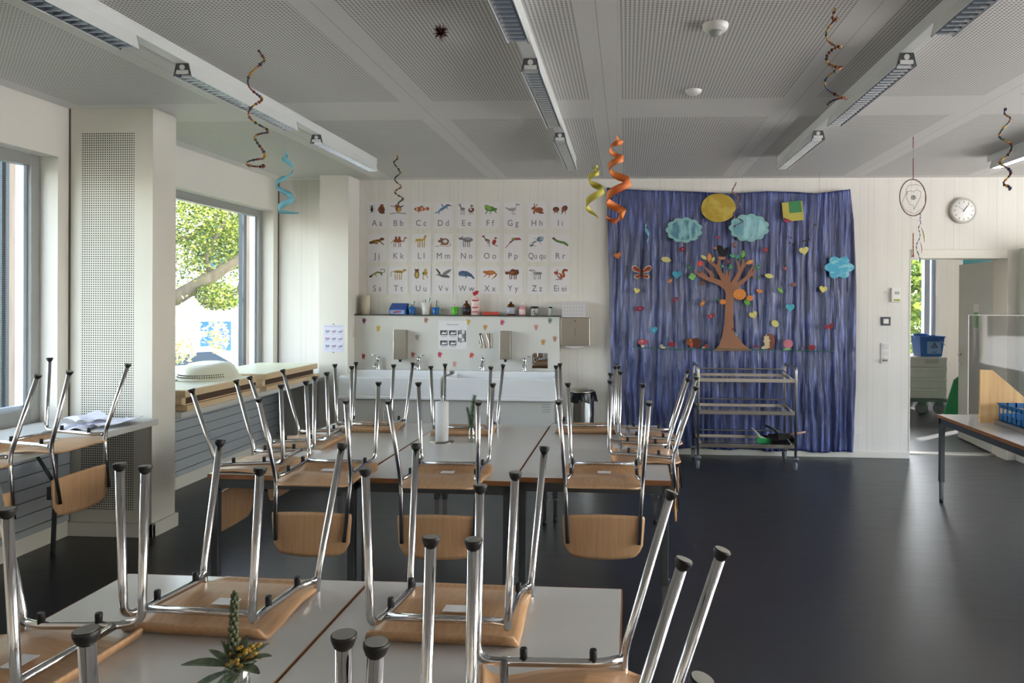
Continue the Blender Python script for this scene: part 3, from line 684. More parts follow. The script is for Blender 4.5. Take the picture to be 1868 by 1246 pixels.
# towel dispenser
q0,q1=P(1022,579,D-.13),P(1076,631,D-.13)
t=thing('towel_dispenser','square steel paper towel dispenser on the wall right of the sink board','towel dispenser',((q0.x+q1.x)/2,D,q1.z)); w=(q1.x-q0.x)/2; h=q0.z-q1.z
MB().bx(-w,w,-.12,0,0,h).build('casing',M_steel,t,bevel=.006)
MB().bx(-.012,.012,-.1225,-.12,h-.045,h-.03).bx(-.003,.003,-.1225,-.12,.1,.19).build('lock_and_slot',MATS['slot_dark'],t)
MB().grid(lambda u,v:(-w*.75+1.5*w*u,-.09+.03*math.sin(v*3),-.002-.03*v*math.sin(PI*u)**.5),12,4).build('paper_towel',M_paper,t)
# little mirrors
M_mir=mat('mirror','#cfcfcf',.02,1)
for a,b,c,d,lb in ((874,898,608,635,'small square mirror tile beside the right soap dispenser'),(971,999,644,672,'lower square mirror tile above the rightmost tap')):
    q0,q1=P(a,c),P(b,d); o=MB().bx(q0.x,q1.x,YP-.004,YP,q1.z,q0.z).build('mirror_tile',M_mir); tag(o,lb,'mirror','small mirror tiles'); o.rotation_euler=(0,0,0)
# hand washing sheet
q0,q1=P(800,585),P(852,637); ink=mat('grey_print','#55555a',.8); mid=mat('mid_grey_print','#8c8c92',.8)
t=thing('hand_washing_sheet','printed hand washing instruction sheet with grey pictures on the sink board','poster',(0,0,0))
W_=q1.x-q0.x; H_=q0.z-q1.z
MB().bx(q0.x,q1.x,YP-.0015,YP,q1.z,q0.z).build('sheet',M_paper,t)
m=MB(); y=YP-.0022
for i,(u,v) in enumerate(((.06,.34),(.37,.34),(.06,.70),(.37,.70))):
    x=q0.x+u*W_; z=q0.z-v*H_; m.bx(x,x+.26*W_,y,y+.0006,z-.17*H_,z)
    for k in range(2): m.bx(x+.01,x+.24*W_,y,y+.0006,z-(.205+.03*k)*H_,z-(.195+.03*k)*H_,1)
    m.prism([(x+.03*W_,z-.14*H_),(x+.10*W_,z-.05*H_),(x+.18*W_,z-.09*H_),(x+.24*W_,z-.03*H_),(x+.22*W_,z-.13*H_)],'y',y-.0004,y,2)
x=q0.x+.68*W_; z=q0.z-.34*H_; m.bx(x,x+.28*W_,y,y+.0006,z-.40*H_,z); 
for a in range(6): m.lathe([(.0,-.0008),(.028,-.0006),(.028,0)],(x+.14*W_+.012*math.cos(a),y,z-.2*H_+.05*math.sin(a*1.05)),10,2 if a%2 else 1,'y')
text_mesh(m,'Hände waschen',(q0.x+W_*.5,q0.z-.13*H_),.014,y-.0004,0)
m.build('print',[ink,mid,M_paper],t)
# poster on the corner casing
YC=7.54; q0,q1=at(590,592,Y=YC),at(627,642,Y=YC)
t=thing('pictogram_poster','lilac white pictogram poster with nine small pictures in the window corner','poster',(0,0,0))
MB().bx(q0.x,q1.x,YC-.0015,YC,q1.z,q0.z).build('sheet',mat('lilac_paper','#cfcede',.7),t)
m=MB(); W_=q1.x-q0.x; H_=q0.z-q1.z; random.seed(4)
for r in range(3):
    for c_ in range(3):
        x=q0.x+W_*(.06+.31*c_); z=q0.z-H_*(.16+.27*r); k=c_+3*r
        pts=[(x+W_*.03,z-H_*.12),(x+W_*.08,z-H_*(.02+.03*(k%3))),(x+W_*.16,z-H_*.07),(x+W_*.24,z-H_*.03),(x+W_*.26,z-H_*.11),(x+W_*.15,z-H_*.14)]
        m.prism(pts,'y',YC-.0022,YC-.0015,k%2); m.bx(x,x+W_*.2,YC-.002,YC-.0015,z-H_*.19,z-H_*.18,0)
m.bx(q0.x+W_*.05,q0.x+W_*.9,YC-.002,YC-.0015,q0.z-H_*.08,q0.z-H_*.065,0); m.build('pictures',[mat('slate_print','#8a8fa6',.8),mat('mauve_print','#a08aa8',.8)],t)
MB().ball(((q0.x+q1.x)/2,YC-.004,q0.z+.004),(.006,.004,.006),8).ball(((q0.x+q1.x)/2,YC-.004,q1.z-.006),(.006,.004,.006),8).build('pins',M_black,t)
# hand shaped paper stickers on the board
HS=[(664,585,'#6d3a58','plum',0),(690,599,'#c9a640','yellow',.2),(777,584,'#a0705c','brown',-.1),(854,587,'#c8b23c','yellow',.1),(885,597,'#b88a45','ochre',.1),(916,588,'#b84a6e','pink',-.2),(978,597,'#c08480','pale pink',.3),(1003,585,'#5c7a62','green',0),(761,615,'#a89c90','faint grey',.4),(991,624,'#bf8a48','orange',.3),(1012,618,'#b07c72','rose brown',.1),(663,650,'#9a4a42','brick red',.1),(753,647,'#b0685c','salmon',.0),(802,647,'#c03a5c','crimson',0),(860,648,'#cc5038','orange red',-.3),(829,664,'#cf9a90','washed out pink',.3)]
PL=['top left corner, over the left tap','below the shelf, left of the left dispenser','below the shelf, above the left dispenser','beside the heading of the washing sheet','above the upper mirror','above the right dispenser','right part of the board, upper row','under the right end of the shelf','right of the left dispenser','right edge, lower of two','right edge, next to the towel dispenser','left edge above the left tap','beside the foot of the left dispenser','under the left of the washing sheet','under the right of the washing sheet','lowest, between the two troughs']
for (px,py,c,nm,r),pl in zip(HS,PL):
    q=P(px,py); m=MB(); s=.033
    pts=[]
    for k in range(60):
        a=2*PI*k/60; rad=.55
        for f in range(5):
            fa=r+PI/2+(-1.25+.62*f) if f<4 else r-PI*.62
            dd=abs((a-fa+PI)%(2*PI)-PI); rad=max(rad,(.55+.5*math.exp(-(dd/.17)**2)))
        dd=abs((a-(-PI/2+.35)+PI)%(2*PI)-PI); rad=max(rad,.5+.6*math.exp(-(dd/.2)**2)); dd=abs((a-(-PI/2-.35)+PI)%(2*PI)-PI); rad=max(rad,.5+.55*math.exp(-(dd/.18)**2))
        pts.append((q.x+s*rad*math.cos(a),q.z+s*rad*math.sin(a)))
    m.prism(pts,'y',YP-.0012,YP); o=m.build('handprint_sticker',mat('hand_'+nm.replace(' ','_'),c,.7)); tag(o,'%s paper hand sticker on the sink board, %s'%(nm,pl),'sticker','paper hand stickers on the sink board')
# ---------- things on the shelf ----------
YS=7.79
def S(px): return at(px,574,Y=YS).x
PXM=D/F_PX*.992
def cup(px,w,h,col,nm,lb,brush=()):
    t=thing('toothbrush_cup' if brush else 'cup',lb,'cup',(S(px),YS,zs)); r=w/2
    MB().lathe([(r*.75,0),(r*.78,.002),(r,h),(r*.93,h),(r*.72,.004),(0,.004)],n=20).build('cup_body',mat(nm,col,.35),t)
    for i,(dx,lean,L_,c) in enumerate(brush):
        bm=MB().tube([(dx*.3,0,.01),(dx+lean,0,h+L_)],.0032,6).obx((dx+lean,-.004,h+L_-.008),(.008,.012,.024),0); bm.build('toothbrush',mat('brush_'+c.strip('#'),c,.5),t)
o=thing('paper_roll','thick white paper roll at the left end of the shelf','paper roll',(S(667),YS,zs)); MB().lathe([(.012,0),(.046,0),(.046,.205),(.012,.205)],n=26).build('roll',mat('cream_paper','#cfc7b2',.8),o)
t=thing('toothpaste_box','open blue box with toothpaste tube printed on its front','box',(S(728),YS,zs))
x=.093
MB().bx(-x,x,-.05,-.047,0,.06).bx(-x,x,.045,.048,0,.12).prism([(-.05,0),(.048,0),(.048,.12),(-.05,.06)],'x',-x,-x+.003).prism([(-.05,0),(.048,0),(.048,.12),(-.05,.06)],'x',x-.003,x).bx(-x,x,-.05,.048,0,.003).prism([(-.047,.0601),(-.04,.062),(.045,.12),(.045,.122),(-.05,.064)],'x',-x,x*.9).build('carton',mat('royal_blue_card','#2b4f96',.45),t)
MB().bx(-x+.006,x-.02,-.0512,-.05,.008,.048).build('pale_band',mat('light_blue_print','#8ba6d0',.5),t); MB().tube([(-.045,-.053,.026),(.04,-.053,.032)],[.010,.006],8).build('tube_print',mat('red_print','#b23a44',.5),t)
cup(751,.085,.085,'#1d62a8','cup_blue','blue tumbler with green toothbrush, beside the toothpaste box',((.01,.02,.06,'#2f8f63'),(-.01,-.01,.02,'#c7b7a4')))
cup(777,.095,.13,'#d2d0c8','cup_white','white tumbler with green toothbrushes and a teal brush',((-.005,.0,.03,'#1f7a55'),(.01,.035,.05,'#4a8f8f'),(-.02,-.01,.02,'#b89a90')))
cup(795,.08,.08,'#1d62a8','cup_blue','blue tumbler with one green toothbrush, third from the toothpaste box',((.0,.01,.07,'#2d8f5c'),))
cup(830,.08,.085,'#55b32c','cup_green','bright green tumbler with a pale toothbrush',((.0,-.005,.03,'#b0806c'),))
def bottle(px,r,h,mt,lb,lab=None,cap=None,nm='bottle'):
    t=thing(nm,lb,'bottle',(S(px),YS,zs))
    MB().lathe([(r*.95,0),(r,.004),(r,h*.62),(r*.8,h*.74),(r*.3,h*.84),(r*.3,h)],n=22).build('bottle_body',mt,t)
    if lab: MB().lathe([(r*1.01,h*.1),(r*1.01,h*.55)],n=22).build('label_band',lab,t)
    if cap: MB().lathe([(r*.36,h*.93),(r*.36,h*1.06),(r*.2,h*1.1)],n=14).build('cap',cap,t)
amb=mat('amber_glass','#54300f',.12); 
bottle(851,.041,.155,amb,'brown glass bottle with dark label beside the spray bottle',mat('dark_label','#26222a',.5),None)
t=thing('spray_bottle','pink and white spray bottle with red nozzle on the shelf','spray bottle',(S(867),YS,zs))
MB().lathe([(.046,0),(.048,.004),(.048,.17),(.02,.2),(.016,.215)],n=22,sc=(1,.6)).build('bottle_body',mat('pink_white_plastic','#d3a6a2',.3,kind='noise',scale=(30,30,40),col2='#ddd2cc'),t)
MB().obx((.0,0,.235),(.05,.022,.04),0,0,-.5).obx((.02,0,.252),(.03,.018,.02),0).build('spray_head',mat('signal_red','#b01f2b',.35),t)
MB().bx(-.03,.04,-.030,-.0285,.03,.04).bx(-.03,.04,-.030,-.0285,.075,.088).bx(-.03,.04,-.030,-.0285,.15,.165).build('red_print',MATS['red_print'],t)
o=MB().bx(-.088,.088,-.04,.03,0,.036).build('sponge_box',mat('coral_red','#b9402f',.5),None,(S(896),YS,zs),bevel=.006); tag(o,'flat coral red box in the middle of the shelf','box')
bottle(932,.042,.155,amb,'brown glass bottle with white cap and white label',mat('white_label_blue','#a9aebd',.5),mat('cap_white','#dcdad8',.4))
bottle(953,.036,.12,mat('pink_clear_plastic','#cf8f93',.2),'small pink plastic bottle with clear cap',mat('rose_label','#e0c2c2',.5),MATS['cap_white'])
t=thing('cream_jar','round white jar with black lid on the shelf','jar',(S(975),YS,zs)); MB().lathe([(.037,0),(.038,.07),(.036,.078)],n=22).build('jar_body',mat('grey_white_jar','#b5b5b2',.3,kind='noise',scale=(40,40,40),col2='#6a6c72',p0=.5,p1=.62),t); MB().lathe([(.042,.076),(.042,.096),(.0,.098)],n=22).build('lid',M_black,t)
t=thing('small_jar','small clear jar with dark lid near the right shelf end','jar',(S(1004),YS,zs)); MB().lathe([(.018,0),(.019,.075),(.016,.08)],n=18).build('jar_body',mat('frosted_glass_jar','#b9c4bb',.15),t); MB().lathe([(.019,.08),(.019,.094),(0,.095)],n=18).build('lid',M_black,t)
q0,q1=at(1025,549,Y=D-.12),at(1068,578,Y=D-.12); td=[o for o in COL.objects if o.name=='towel_dispenser'][0]; zt=td.location.z+h
t=thing('tissue_box','grey and white patterned tissue box standing on the towel dispenser','tissue box',((q0.x+q1.x)/2,D-.07,zt+.001)); w=(q1.x-q0.x)/2; hh=q0.z-q1.z
MB().bx(-w,w,-.05,.055,0,hh).build('carton',mat('pale_lilac_carton','#cbc6c8',.6),t,bevel=.002)
m=MB()
for r in range(4):
    for i in range(7):
        x=-w+.02+i*(2*w-.03)/7; z=.02+r*(hh-.02)/4
        m.prism([(x,z),(x+.014,z+.012),(x+.02,z+.02),(x+.008,z+.012)],'y',-.0512,-.05)
m.build('leaf_pattern',mat('grey_pattern','#8d8a92',.7),t)
# fly swatter hanging from the corner casing edge
q=at(640,540,Y=7.66)
t=thing('fly_swatter','fly swatter with white head hanging left of the sink board','fly swatter',(at(641,560,Y=7.7).x,7.7,0)); z0=at(641,543,Y=7.7).z; z1=at(641,592,Y=7.7).z; z2=at(640,615,Y=7.7).z
MB().tube([(-.003,0,z0),(.002,0,(z0+z1)/2),(.006,0,z1)],[.008,.009,.004],8).build('handle',mat('grey_green_plastic','#6d7168',.5),t)
MB().prism([(-.02,z2),(.03,z2),(.025,z1),(.0,z1+.005)],'y',-.0015,.0015).build('head',mat('cream_mesh','#c2b99f',.7),t)
# ---------- right part of the back wall ----------
q=at(1755,385,Y=D)
t=thing('wall_clock','round white wall clock above the doorway','clock',q)
MB().lathe([(.13,0),(.135,-.01),(.135,-.03),(.12,-.042),(.112,-.038)],n=48,ax='y').build('rim',mat('clock_rim','#b9b5a9',.35),t)
MB().lathe([(0,-.0395),(.108,-.0394),(.110,-.0372)],n=40,ax='y').build('dial',mat('clock_dial','#f0efec',.5),t)
m=MB()
for i in range(12):
    a=i*PI/6; R_=Matrix.Rotation(-a,3,'Y'); 
    m.add([tuple(R_@Vector(v)) for v in ((-.004,-.0402,.082),(.004,-.0402,.082),(.004,-.0402,.1),(-.004,-.0402,.1))],[(0,1,2,3)])
m.build('hour_marks',mat('clock_grey','#6b6b6b',.6),t)
def hand(nm,a,L_,w):
    R_=Matrix.Rotation(a,3,'Y'); m=MB(); m.prism([(-w,-.015),(w,-.015),(w*.6,L_),(-w*.6,L_)],'y',-.0425,-.041); m.v=[tuple(R_@Vector(v)) for v in m.v]; m.build(nm,mat('clock_hand_dark','#33353a',.5),t)
hand('hour_hand',.62,.062,.004); hand('minute_hand',.66,.09,.003); hand('second_hand',-.9,.075,.0012)
q0,q1=at(1625,525,Y=D),at(1641,551,Y=D)
t=thing('wall_controller','small white wall controller with green stripe left of the doorway','controller',(0,0,0)); MB().bx(q0.x,q1.x,D-.025,D,q1.z,q0.z).build('housing',M_white,t,bevel=.004); MB().bx(q0.x+.02,q1.x-.005,D-.0265,D-.025,q1.z+.01,q1.z+.03).build('green_stripe',mat('olive_green','#9aa83c',.5),t); MB().bx(q0.x+.03,q1.x-.01,D-.0262,D-.025,q0.z-.07,q0.z-.04).build('display',mat('lcd_grey','#9fa39b',.3),t)
MB().tube([(q0.x-.01,D-.01,q0.z-.06),(q0.x-.05,D-.02,q0.z-.04),(q0.x-.08,D-.015,q0.z-.05)],.002,6).build('cable_tie',M_white,t)
q0,q1=at(1607,578,Y=D),at(1624,594,Y=D)
t=thing('wall_sensor','square dark framed wall button above the light switch','wall button',(0,0,0)); MB().bx(q0.x,q1.x,D-.012,D,q1.z,q0.z).build('surround',mat('charcoal_plastic','#4a4a50',.4),t,bevel=.002); MB().bx(q0.x+.022,q1.x-.022,D-.016,D-.012,q1.z+.022,q0.z-.022).build('button',M_white,t)
q0,q1=at(1607,626,Y=D),at(1623,663,Y=D)
t=thing('light_switch','white triple light switch with a key in its lowest field','light switch',(0,0,0)); MB().bx(q0.x,q1.x,D-.012,D,q1.z,q0.z).build('plate',M_white,t,bevel=.003)
dz=(q0.z-q1.z)/3
for i in range(3): MB().bx(q0.x+.015,q1.x-.015,D-.016,D-.012,q1.z+dz*i+.012,q1.z+dz*(i+1)-.008).build('rocker',mat('rocker_white','#cfcdc8',.35),t,bevel=.002)
MB().tube([((q0.x+q1.x)/2,D-.015,q1.z+.035),((q0.x+q1.x)/2-.0,D-.05,q1.z+.035)],.005,8).obx(((q0.x+q1.x)/2-.02,D-.055,q1.z+.035),(.045,.003,.02)).build('key',M_chrome,t)
q0,q1=at(1561,778,Y=D),at(1570,793,Y=D); o=MB().bx(q0.x-.02,q1.x,D-.01,D,q1.z,q0.z).build('wall_socket',M_white,bevel=.003); tag(o,'white wall socket low down beside the curtain','socket')
# ---------- hallway things ----------
p=at(1686,757,Z=0)
x0=at(1671,700,Y=10.9).x; x1=at(1727,700,Y=10.9).x
t=thing('box_dolly','wheeled dolly carrying stacked white boxes in the hallway','dolly',(0,0,0))
MB().bx(x0-.45,x1+.03,10.85,11.65,.19,.23).build('platform',mat('zinc_frame','#77787a',.4,.7),t)
for x in (x0+.10,x1-.08,x0-.3):
    for y in (10.95,11.5): 
        o=MB().bx(x-.04,x+.04,y-.03,y+.03,.12,.19).build('castor',MATS['zinc_frame'],t); MB().lathe([(.03,-.02),(.085,-.018),(.09,-.01),(.09,.01),(.085,.018),(.03,.02)],(x,y,.09),22,0,'y').build('wheel',MATS['grey_rubber'],o)
zt=at(1700,651,Y=10.9).z; n=4; dz=(zt-.235)/n; bxm=mat('eps_white','#cdcbc6',.7)
for i in range(n):
    z=.235+i*dz; m=MB().bx(x0-.42,x1,10.9,11.6,z,z+dz-.012).bx(x0-.43,x1+.006,10.892,11.606,z+dz-.05,z+dz-.004)
    o=m.build('transport_box',bxm,bevel=.006); tag(o,'white transport box on the hallway dolly, %s'%['lowest of the stack','second from the bottom','third from the bottom','topmost, under the blue bucket'][i],'box','white transport boxes on the dolly')
    if i==3: MB().bx(x0+.12,x1-.12,10.888,10.892,z+dz*.35,z+dz*.8).build('grip_recess_shade',mat('eps_shade','#b5b3ae',.8),o)  # flat panel in a darker tone paints the shade of the grip recess
    MB().bx(x0-.425,x0-.42,11.0,11.4,z+.05,z+.12).build('side_sticker',mat('print_blue_grey','#6a6f82',.7),o)
bx_=at(1697,640,Y=11.0).x
t=thing('mop_bucket','blue mop bucket with warning triangle on the stacked white boxes','bucket',(bx_,11.1,zt+.001)); hb=at(1697,613,Y=11.0).z-zt
def bk(u,v,k=1): 
    a=2*PI*v; return None
m=MB(); w0,w1,d0,d1=.15,.18,.14,.17
for (z0,z1_,ww0,ww1,dd0,dd1) in ((0,hb,w0,w1,d0,d1),):
    pts0=[(-ww0,-dd0,z0),(ww0,-dd0,z0),(ww0,dd0,z0),(-ww0,dd0,z0)]; pts1=[(-ww1,-dd1,z1_),(ww1,-dd1,z1_),(ww1,dd1,z1_),(-ww1,dd1,z1_)]
    m.add(pts0+pts1,[(3,2,1,0),(0,1,5,4),(1,2,6,5),(2,3,7,6),(3,0,4,7)])
m.bx(-w1-.01,w1+.01,-d1-.01,-d1+.005,hb-.015,hb).bx(-w1-.01,w1+.01,d1-.005,d1+.01,hb-.015,hb).bx(-w1-.01,-w1+.005,-d1,d1,hb-.015,hb).bx(w1-.005,w1+.01,-d1,d1,hb-.015,hb)
m.lathe([(.10,hb-.0),(.11,hb+.03),(.105,hb+.03),(.09,hb-.04)],(-.1,0,0),20)
m.build('bucket_body',mat('bucket_blue','#2d62b0',.35),t,bevel=.004)
m=MB(); m.bx(-.07,.13,-d1-.002+.01,-d1+.012,.04,hb-.03); m.build('pale_panel',mat('pale_blue_panel','#86a4cf',.5),t)
y=-d1-.004
m=MB(); A=[(.03+.055*math.cos(a),hb*.52+.055*math.sin(a)) for a in (PI/2,PI/2+2.094,PI/2+4.189)]; B=[(.03+.038*math.cos(a),hb*.52+.038*math.sin(a)) for a in (PI/2,PI/2+2.094,PI/2+4.189)]
for i in range(3): j=(i+1)%3; m.prism([A[i],A[j],B[j],B[i]],'y',y,y+.002)
m.obx((.03,y+.001,hb*.53),(.008,.002,.035),0,0,.6).bx(.005,.055,y,y+.002,hb*.2,hb*.2+.008); m.build('warning_triangle',mat('navy_print','#22335c',.6),t)
MB().tube([(.02,-d1-.02,hb-.02),(.1,-d1-.03,hb-.07),(.19,-d1-.0,hb*.55)],.005,6).build('bucket_handle',mat('bucket_dark_blue','#1e3f78',.4),t)
pa,pb,pc=at(1722,754,Y=10.2),at(1741,700,Y=10.2),at(1745,754,Y=10.2)
o=MB().prism([(pa.x,.001),(pa.x,pa.z-.02),(pb.x,pb.z+.05),(pb.x+.3,pb.z+.3),(pb.x+.3,.001)],'y',10.2,10.23).build('green_board',mat('green_board','#2f8f58',.5)); tag(o,'green board leaning in the hallway behind the open door','board')
q0,q1=at(1757,462,Y=11.5),at(1800,475,Y=11.5); o=MB().bx(q0.x,q1.x+.4,11.5,11.53,q1.z-.1,q0.z+.4).build('teal_sign',mat('teal_panel','#3c7f86',.5)); tag(o,'dark teal panel high up in the hallway above the open door','panel')
o.location.z=0
# =============== blue curtain ===============
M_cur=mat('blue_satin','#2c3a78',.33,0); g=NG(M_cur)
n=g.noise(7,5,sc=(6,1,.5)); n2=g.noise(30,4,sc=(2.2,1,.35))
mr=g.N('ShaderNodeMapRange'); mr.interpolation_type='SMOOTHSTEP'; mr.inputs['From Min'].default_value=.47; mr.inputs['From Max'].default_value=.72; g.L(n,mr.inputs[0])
g.L(g.mix(mr.outputs[0],'#1d2d66','#5f70b8'),g.b.inputs['Base Color']); g.b.inputs['Specular IOR Level'].default_value=.9; g.b.inputs['Sheen Weight'].default_value=.12; g.b.inputs['Sheen Roughness'].default_value=.35  # lighter streaks put the satin's highlights into the colour
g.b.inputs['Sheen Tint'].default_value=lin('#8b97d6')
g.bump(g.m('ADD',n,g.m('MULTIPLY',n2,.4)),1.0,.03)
def interp(P,t):
    if t<=P[0][0]: return P[0][1]
    for (a,b),(c,d) in zip(P,P[1:]):
        if t<=c: return b+(d-b)*(t-a)/(c-a)
    return P[-1][1]
TOP=[(1107,342),(1140,345),(1175,347),(1275,350),(1335,353),(1400,349),(1450,350),(1490,353),(1520,349),(1551,345)]
LEFT=[(342,1107),(430,1109),(550,1112),(660,1114),(820,1118)]
RIGHT=[(345,1551),(400,1557),(520,1561),(700,1562),(826,1556)]
def fold(x,z,k):
    w=.05*noise.noise(Vector((x*2.2,z*.5,3)))
    a=math.sin((x+w)*38+2.2*math.sin(x*3.1)+1.4*noise.noise(Vector((x*3,z*.8,0))))
    b=math.sin((x+w*1.5)*83+3*noise.noise(Vector((x*4,z*.9,7))))
    c=noise.noise(Vector((x*26,z*2.3,1)))
    return (.012*a+.007*b+.015*c)*k
NU,NV=420,120
def curf(u,v):
    py=343+v*(820-343); xl,xr=interp(LEFT,py),interp(RIGHT,py); px=xl+(xr-xl)*u
    yt=interp(TOP,1107+(1551-1107)*u); yb=814+12*u+1.6*math.sin(u*31); py=yt+(yb-yt)*v
    q=at(px,py,Y=D-.045); k=min(1,.25+v*3.0)
    q.y+=fold(q.x,q.z,k)-.012*(1-u)*0; return q
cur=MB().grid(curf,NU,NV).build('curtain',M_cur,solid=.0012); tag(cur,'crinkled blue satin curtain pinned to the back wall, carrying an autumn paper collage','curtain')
ZD=D-.082
def cc(X,Y,ox=1090,oy=320,k=3.663): 
    q=at(ox+X/k,oy+Y/k,Y=ZD); return q.x,q.z
U=1/3.663*D/F_PX   # metres per unit of the tracing grid
def pm(c,r=.75): return mat('felt_'+c.strip('#'),c,r)
M_pin=mat('pearl_pin','#d8cfc6',.3)
def outline(kind,s,sy=None):
    sy=sy or s; P=[]
    if kind=='heart':
        for i in range(36):
            a=2*PI*i/36; P.append((s*.062*16*math.sin(a)**3,sy*.062*(13*math.cos(a)-5*math.cos(2*a)-2*math.cos(3*a)-math.cos(4*a))))
    elif kind=='leaf':
        for i in range(28):
            a=2*PI*i/28; P.append((s*math.cos(a),sy*.52*math.sin(a)*(1-.35*abs(math.cos(a))**3)))
    elif kind=='wing':
        P=[(-s,.1*sy),(-.5*s,.45*sy),(0,.2*sy),(.45*s,.7*sy),(s,.6*sy),(.8*s,-.1*sy),(.3*s,-.5*sy),(-.4*s,-.45*sy)]
    elif kind=='oval':
        P=[(s*math.cos(2*PI*i/26),sy*math.sin(2*PI*i/26)) for i in range(26)]
    elif kind=='star':
        for i in range(16):
            a=2*PI*i/16; r=1 if i%2==0 else .68; P.append((s*r*math.cos(a),sy*r*math.sin(a)))
    elif kind=='cloud':
        for i in range(96):
            a=2*PI*i/96; r=1+.13*abs(math.sin(a*5.5))-.07; P.append((s*r*math.cos(a)/1.04,sy*r*math.sin(a)/1.04))
    elif kind=='flowercloud':
        for i in range(96):
            a=2*PI*i/96+.25; r=.74+.28*abs(math.cos(a*3)); P.append((s*r*math.cos(a),sy*r*math.sin(a)))
    elif kind=='clover':
        for i in range(48):
            a=2*PI*i/48; r=.7+.3*abs(math.cos(a*2)); P.append((s*r*math.cos(a),sy*r*math.sin(a)))
    return P
def rotp(P,a,c): return [(c[0]+x*math.cos(a)-z*math.sin(a),c[1]+x*math.sin(a)+z*math.cos(a)) for x,z in P]
GD='paper pieces pinned to the curtain'
def deco(name,kind,X,Y,s,col,label,cat,rot=0,sy=None,pin=None,th=.003,lay=0,group=GD):
    c=cc(X,Y); m=MB().prism(rotp(outline(kind,s*U,(sy or s)*U),rot,c),'y',ZD-th-lay*.003,ZD-lay*.003)
    o=m.build(name,pm(col)); tag(o,label,cat,group)
    if pin is not None: MB().ball((c[0]+pin[0]*U,ZD-th-lay*.003,c[1]-pin[1]*U),(.006,.004,.006),8).build('pin',M_pin,o)
    return o
h='felt heart on the curtain, '
for a in [(135,535,25,'#c9743a','orange '+h+'at the far upper left',.25),(262,770,22,'#c9bf72','yellow '+h+'below the butterfly',-.3),(530,663,30,'#3c9ab8','light blue '+h+'left of the paper tree',0),(377,1033,25,'#3e9fc0','light blue '+h+'above the left toadstool',.15),(1380,503,31,'#cdc478','yellow '+h+'right of the second cloud',.2),(1508,760,26,'#cfc468','yellow '+h+'under the bright blue cloud',-.15),(1287,883,29,'#46a6bd','light blue '+h+'right of the trunk',.05),(1040,932,28,'#cfc578','yellow '+h+'just right of the trunk',.35)]:
    deco('felt_heart','heart',a[0],a[1],a[2],a[3],a[4],'heart',a[5],pin=(0,0),group='felt hearts on the curtain')
deco('felt_heart','wing',757,941,28,'#8e1f33','dark red '+h+'left of the trunk','heart',.1,pin=(0,0),group='felt hearts on the curtain')
deco('felt_heart','wing',1545,1012,32,'#8d2431','dark red '+h+'at the lower right','heart',.1,pin=(0,8),group='felt hearts on the curtain')
lf=' felt leaf on the curtain, '
LV=[(280,890,32,'#7d2036','dark red','lower left, above the light blue heart',.15,'leaf'),(458,563,33,'#cfc67c','pale yellow','upper left, right of the butterfly',-.2,'leaf'),(485,705,19,'#c97a3c','orange','below left of the light blue heart',.7,'leaf'),(565,493,27,'#7b2138','dark red','below the first cloud',.3,'leaf'),(806,415,17,'#8c3a4a','small red','directly above the black bird',0,'leaf'),(915,465,21,'#6d4238','brown','between the bird and the second cloud',1.5,'leaf'),(1120,498,20,'#962c35','red','below the right end of the second cloud',.2,'star'),(1255,622,19,'#8a4850','dull red','right of the tree crown',-.5,'leaf'),(1310,730,24,'#75504c','brown','right, above the green leaf',0,'leaf'),(1222,768,23,'#6dae3e','bright green','right, beside the orange leaf',-.8,'leaf'),(1147,672,29,'#cdc479','yellow','right next to the tree crown',-.2,'leaf'),(1083,774,23,'#cc7b3c','orange','right of the orange fruit',-.3,'leaf'),(1187,990,25,'#cfc878','round yellow','above the hedgehog',-.7,'oval'),(702,856,24,'#c9803f','orange','left of the trunk, above the dark red heart',1.0,'leaf'),(519,831,23,'#862338','dark red','left, below the small orange leaf',.8,'leaf'),
(710,548,22,'#ccc985','pale yellow','at the tip of the left branches',-.6,'leaf'),(748,548,27,'#d0823a','orange','pointed, on the left branches beside the bird',1.6,'leaf'),(772,562,18,'#b9b96a','yellow green','behind the pointed orange one by the bird',1.2,'leaf'),(612,615,24,'#2f6a58','dark green','outermost left of the crown',-1.0,'leaf'),(632,677,24,'#7fc06a','light green','outermost left, below the dark green one',.2,'clover'),(705,720,18,'#70432f','brown','under the left branches',.4,'oval'),(887,612,20,'#3b9157','green','in the middle of the crown',1.0,'leaf'),(832,607,20,'#2f6353','dark green','left of the crown middle',1.3,'leaf'),(903,538,20,'#4aa873','sea green','top of the crown, left of three',-.3,'leaf'),(937,542,18,'#3f8a7d','teal','top of the crown, middle of three',.9,'leaf'),(955,552,18,'#2a6b4c','deep green','top of the crown, behind the light green one',1.4,'leaf'),(972,525,24,'#74b94a','light green','top of the crown, right of three',1.5,'leaf'),(1018,580,25,'#d08a40','orange','on the right branches',.4,'leaf'),(1070,615,23,'#2f7a50','green','at the right tip of the crown',1.3,'leaf'),(1072,685,15,'#3b7253','small dark green','right tip, below the green one',.1,'leaf'),(1000,848,22,'#5fa13e','green','under the orange fruit',-.7,'oval'),(805,832,14,'#2f6a50','small dark green','left of the trunk beside the orange blossom',-.8,'leaf')]
for X,Y,s,c,nm,pl,r,k in LV:
    deco('felt_leaf',k,X,Y,s,c,nm+lf+pl,'leaf',r,sy=(s*.8 if k in('oval',) else s),pin=(3,0) if s>18 and k!='clover' else None,lay=2 if 600<X<1090 and Y<700 else 0,group='felt leaves on the curtain')
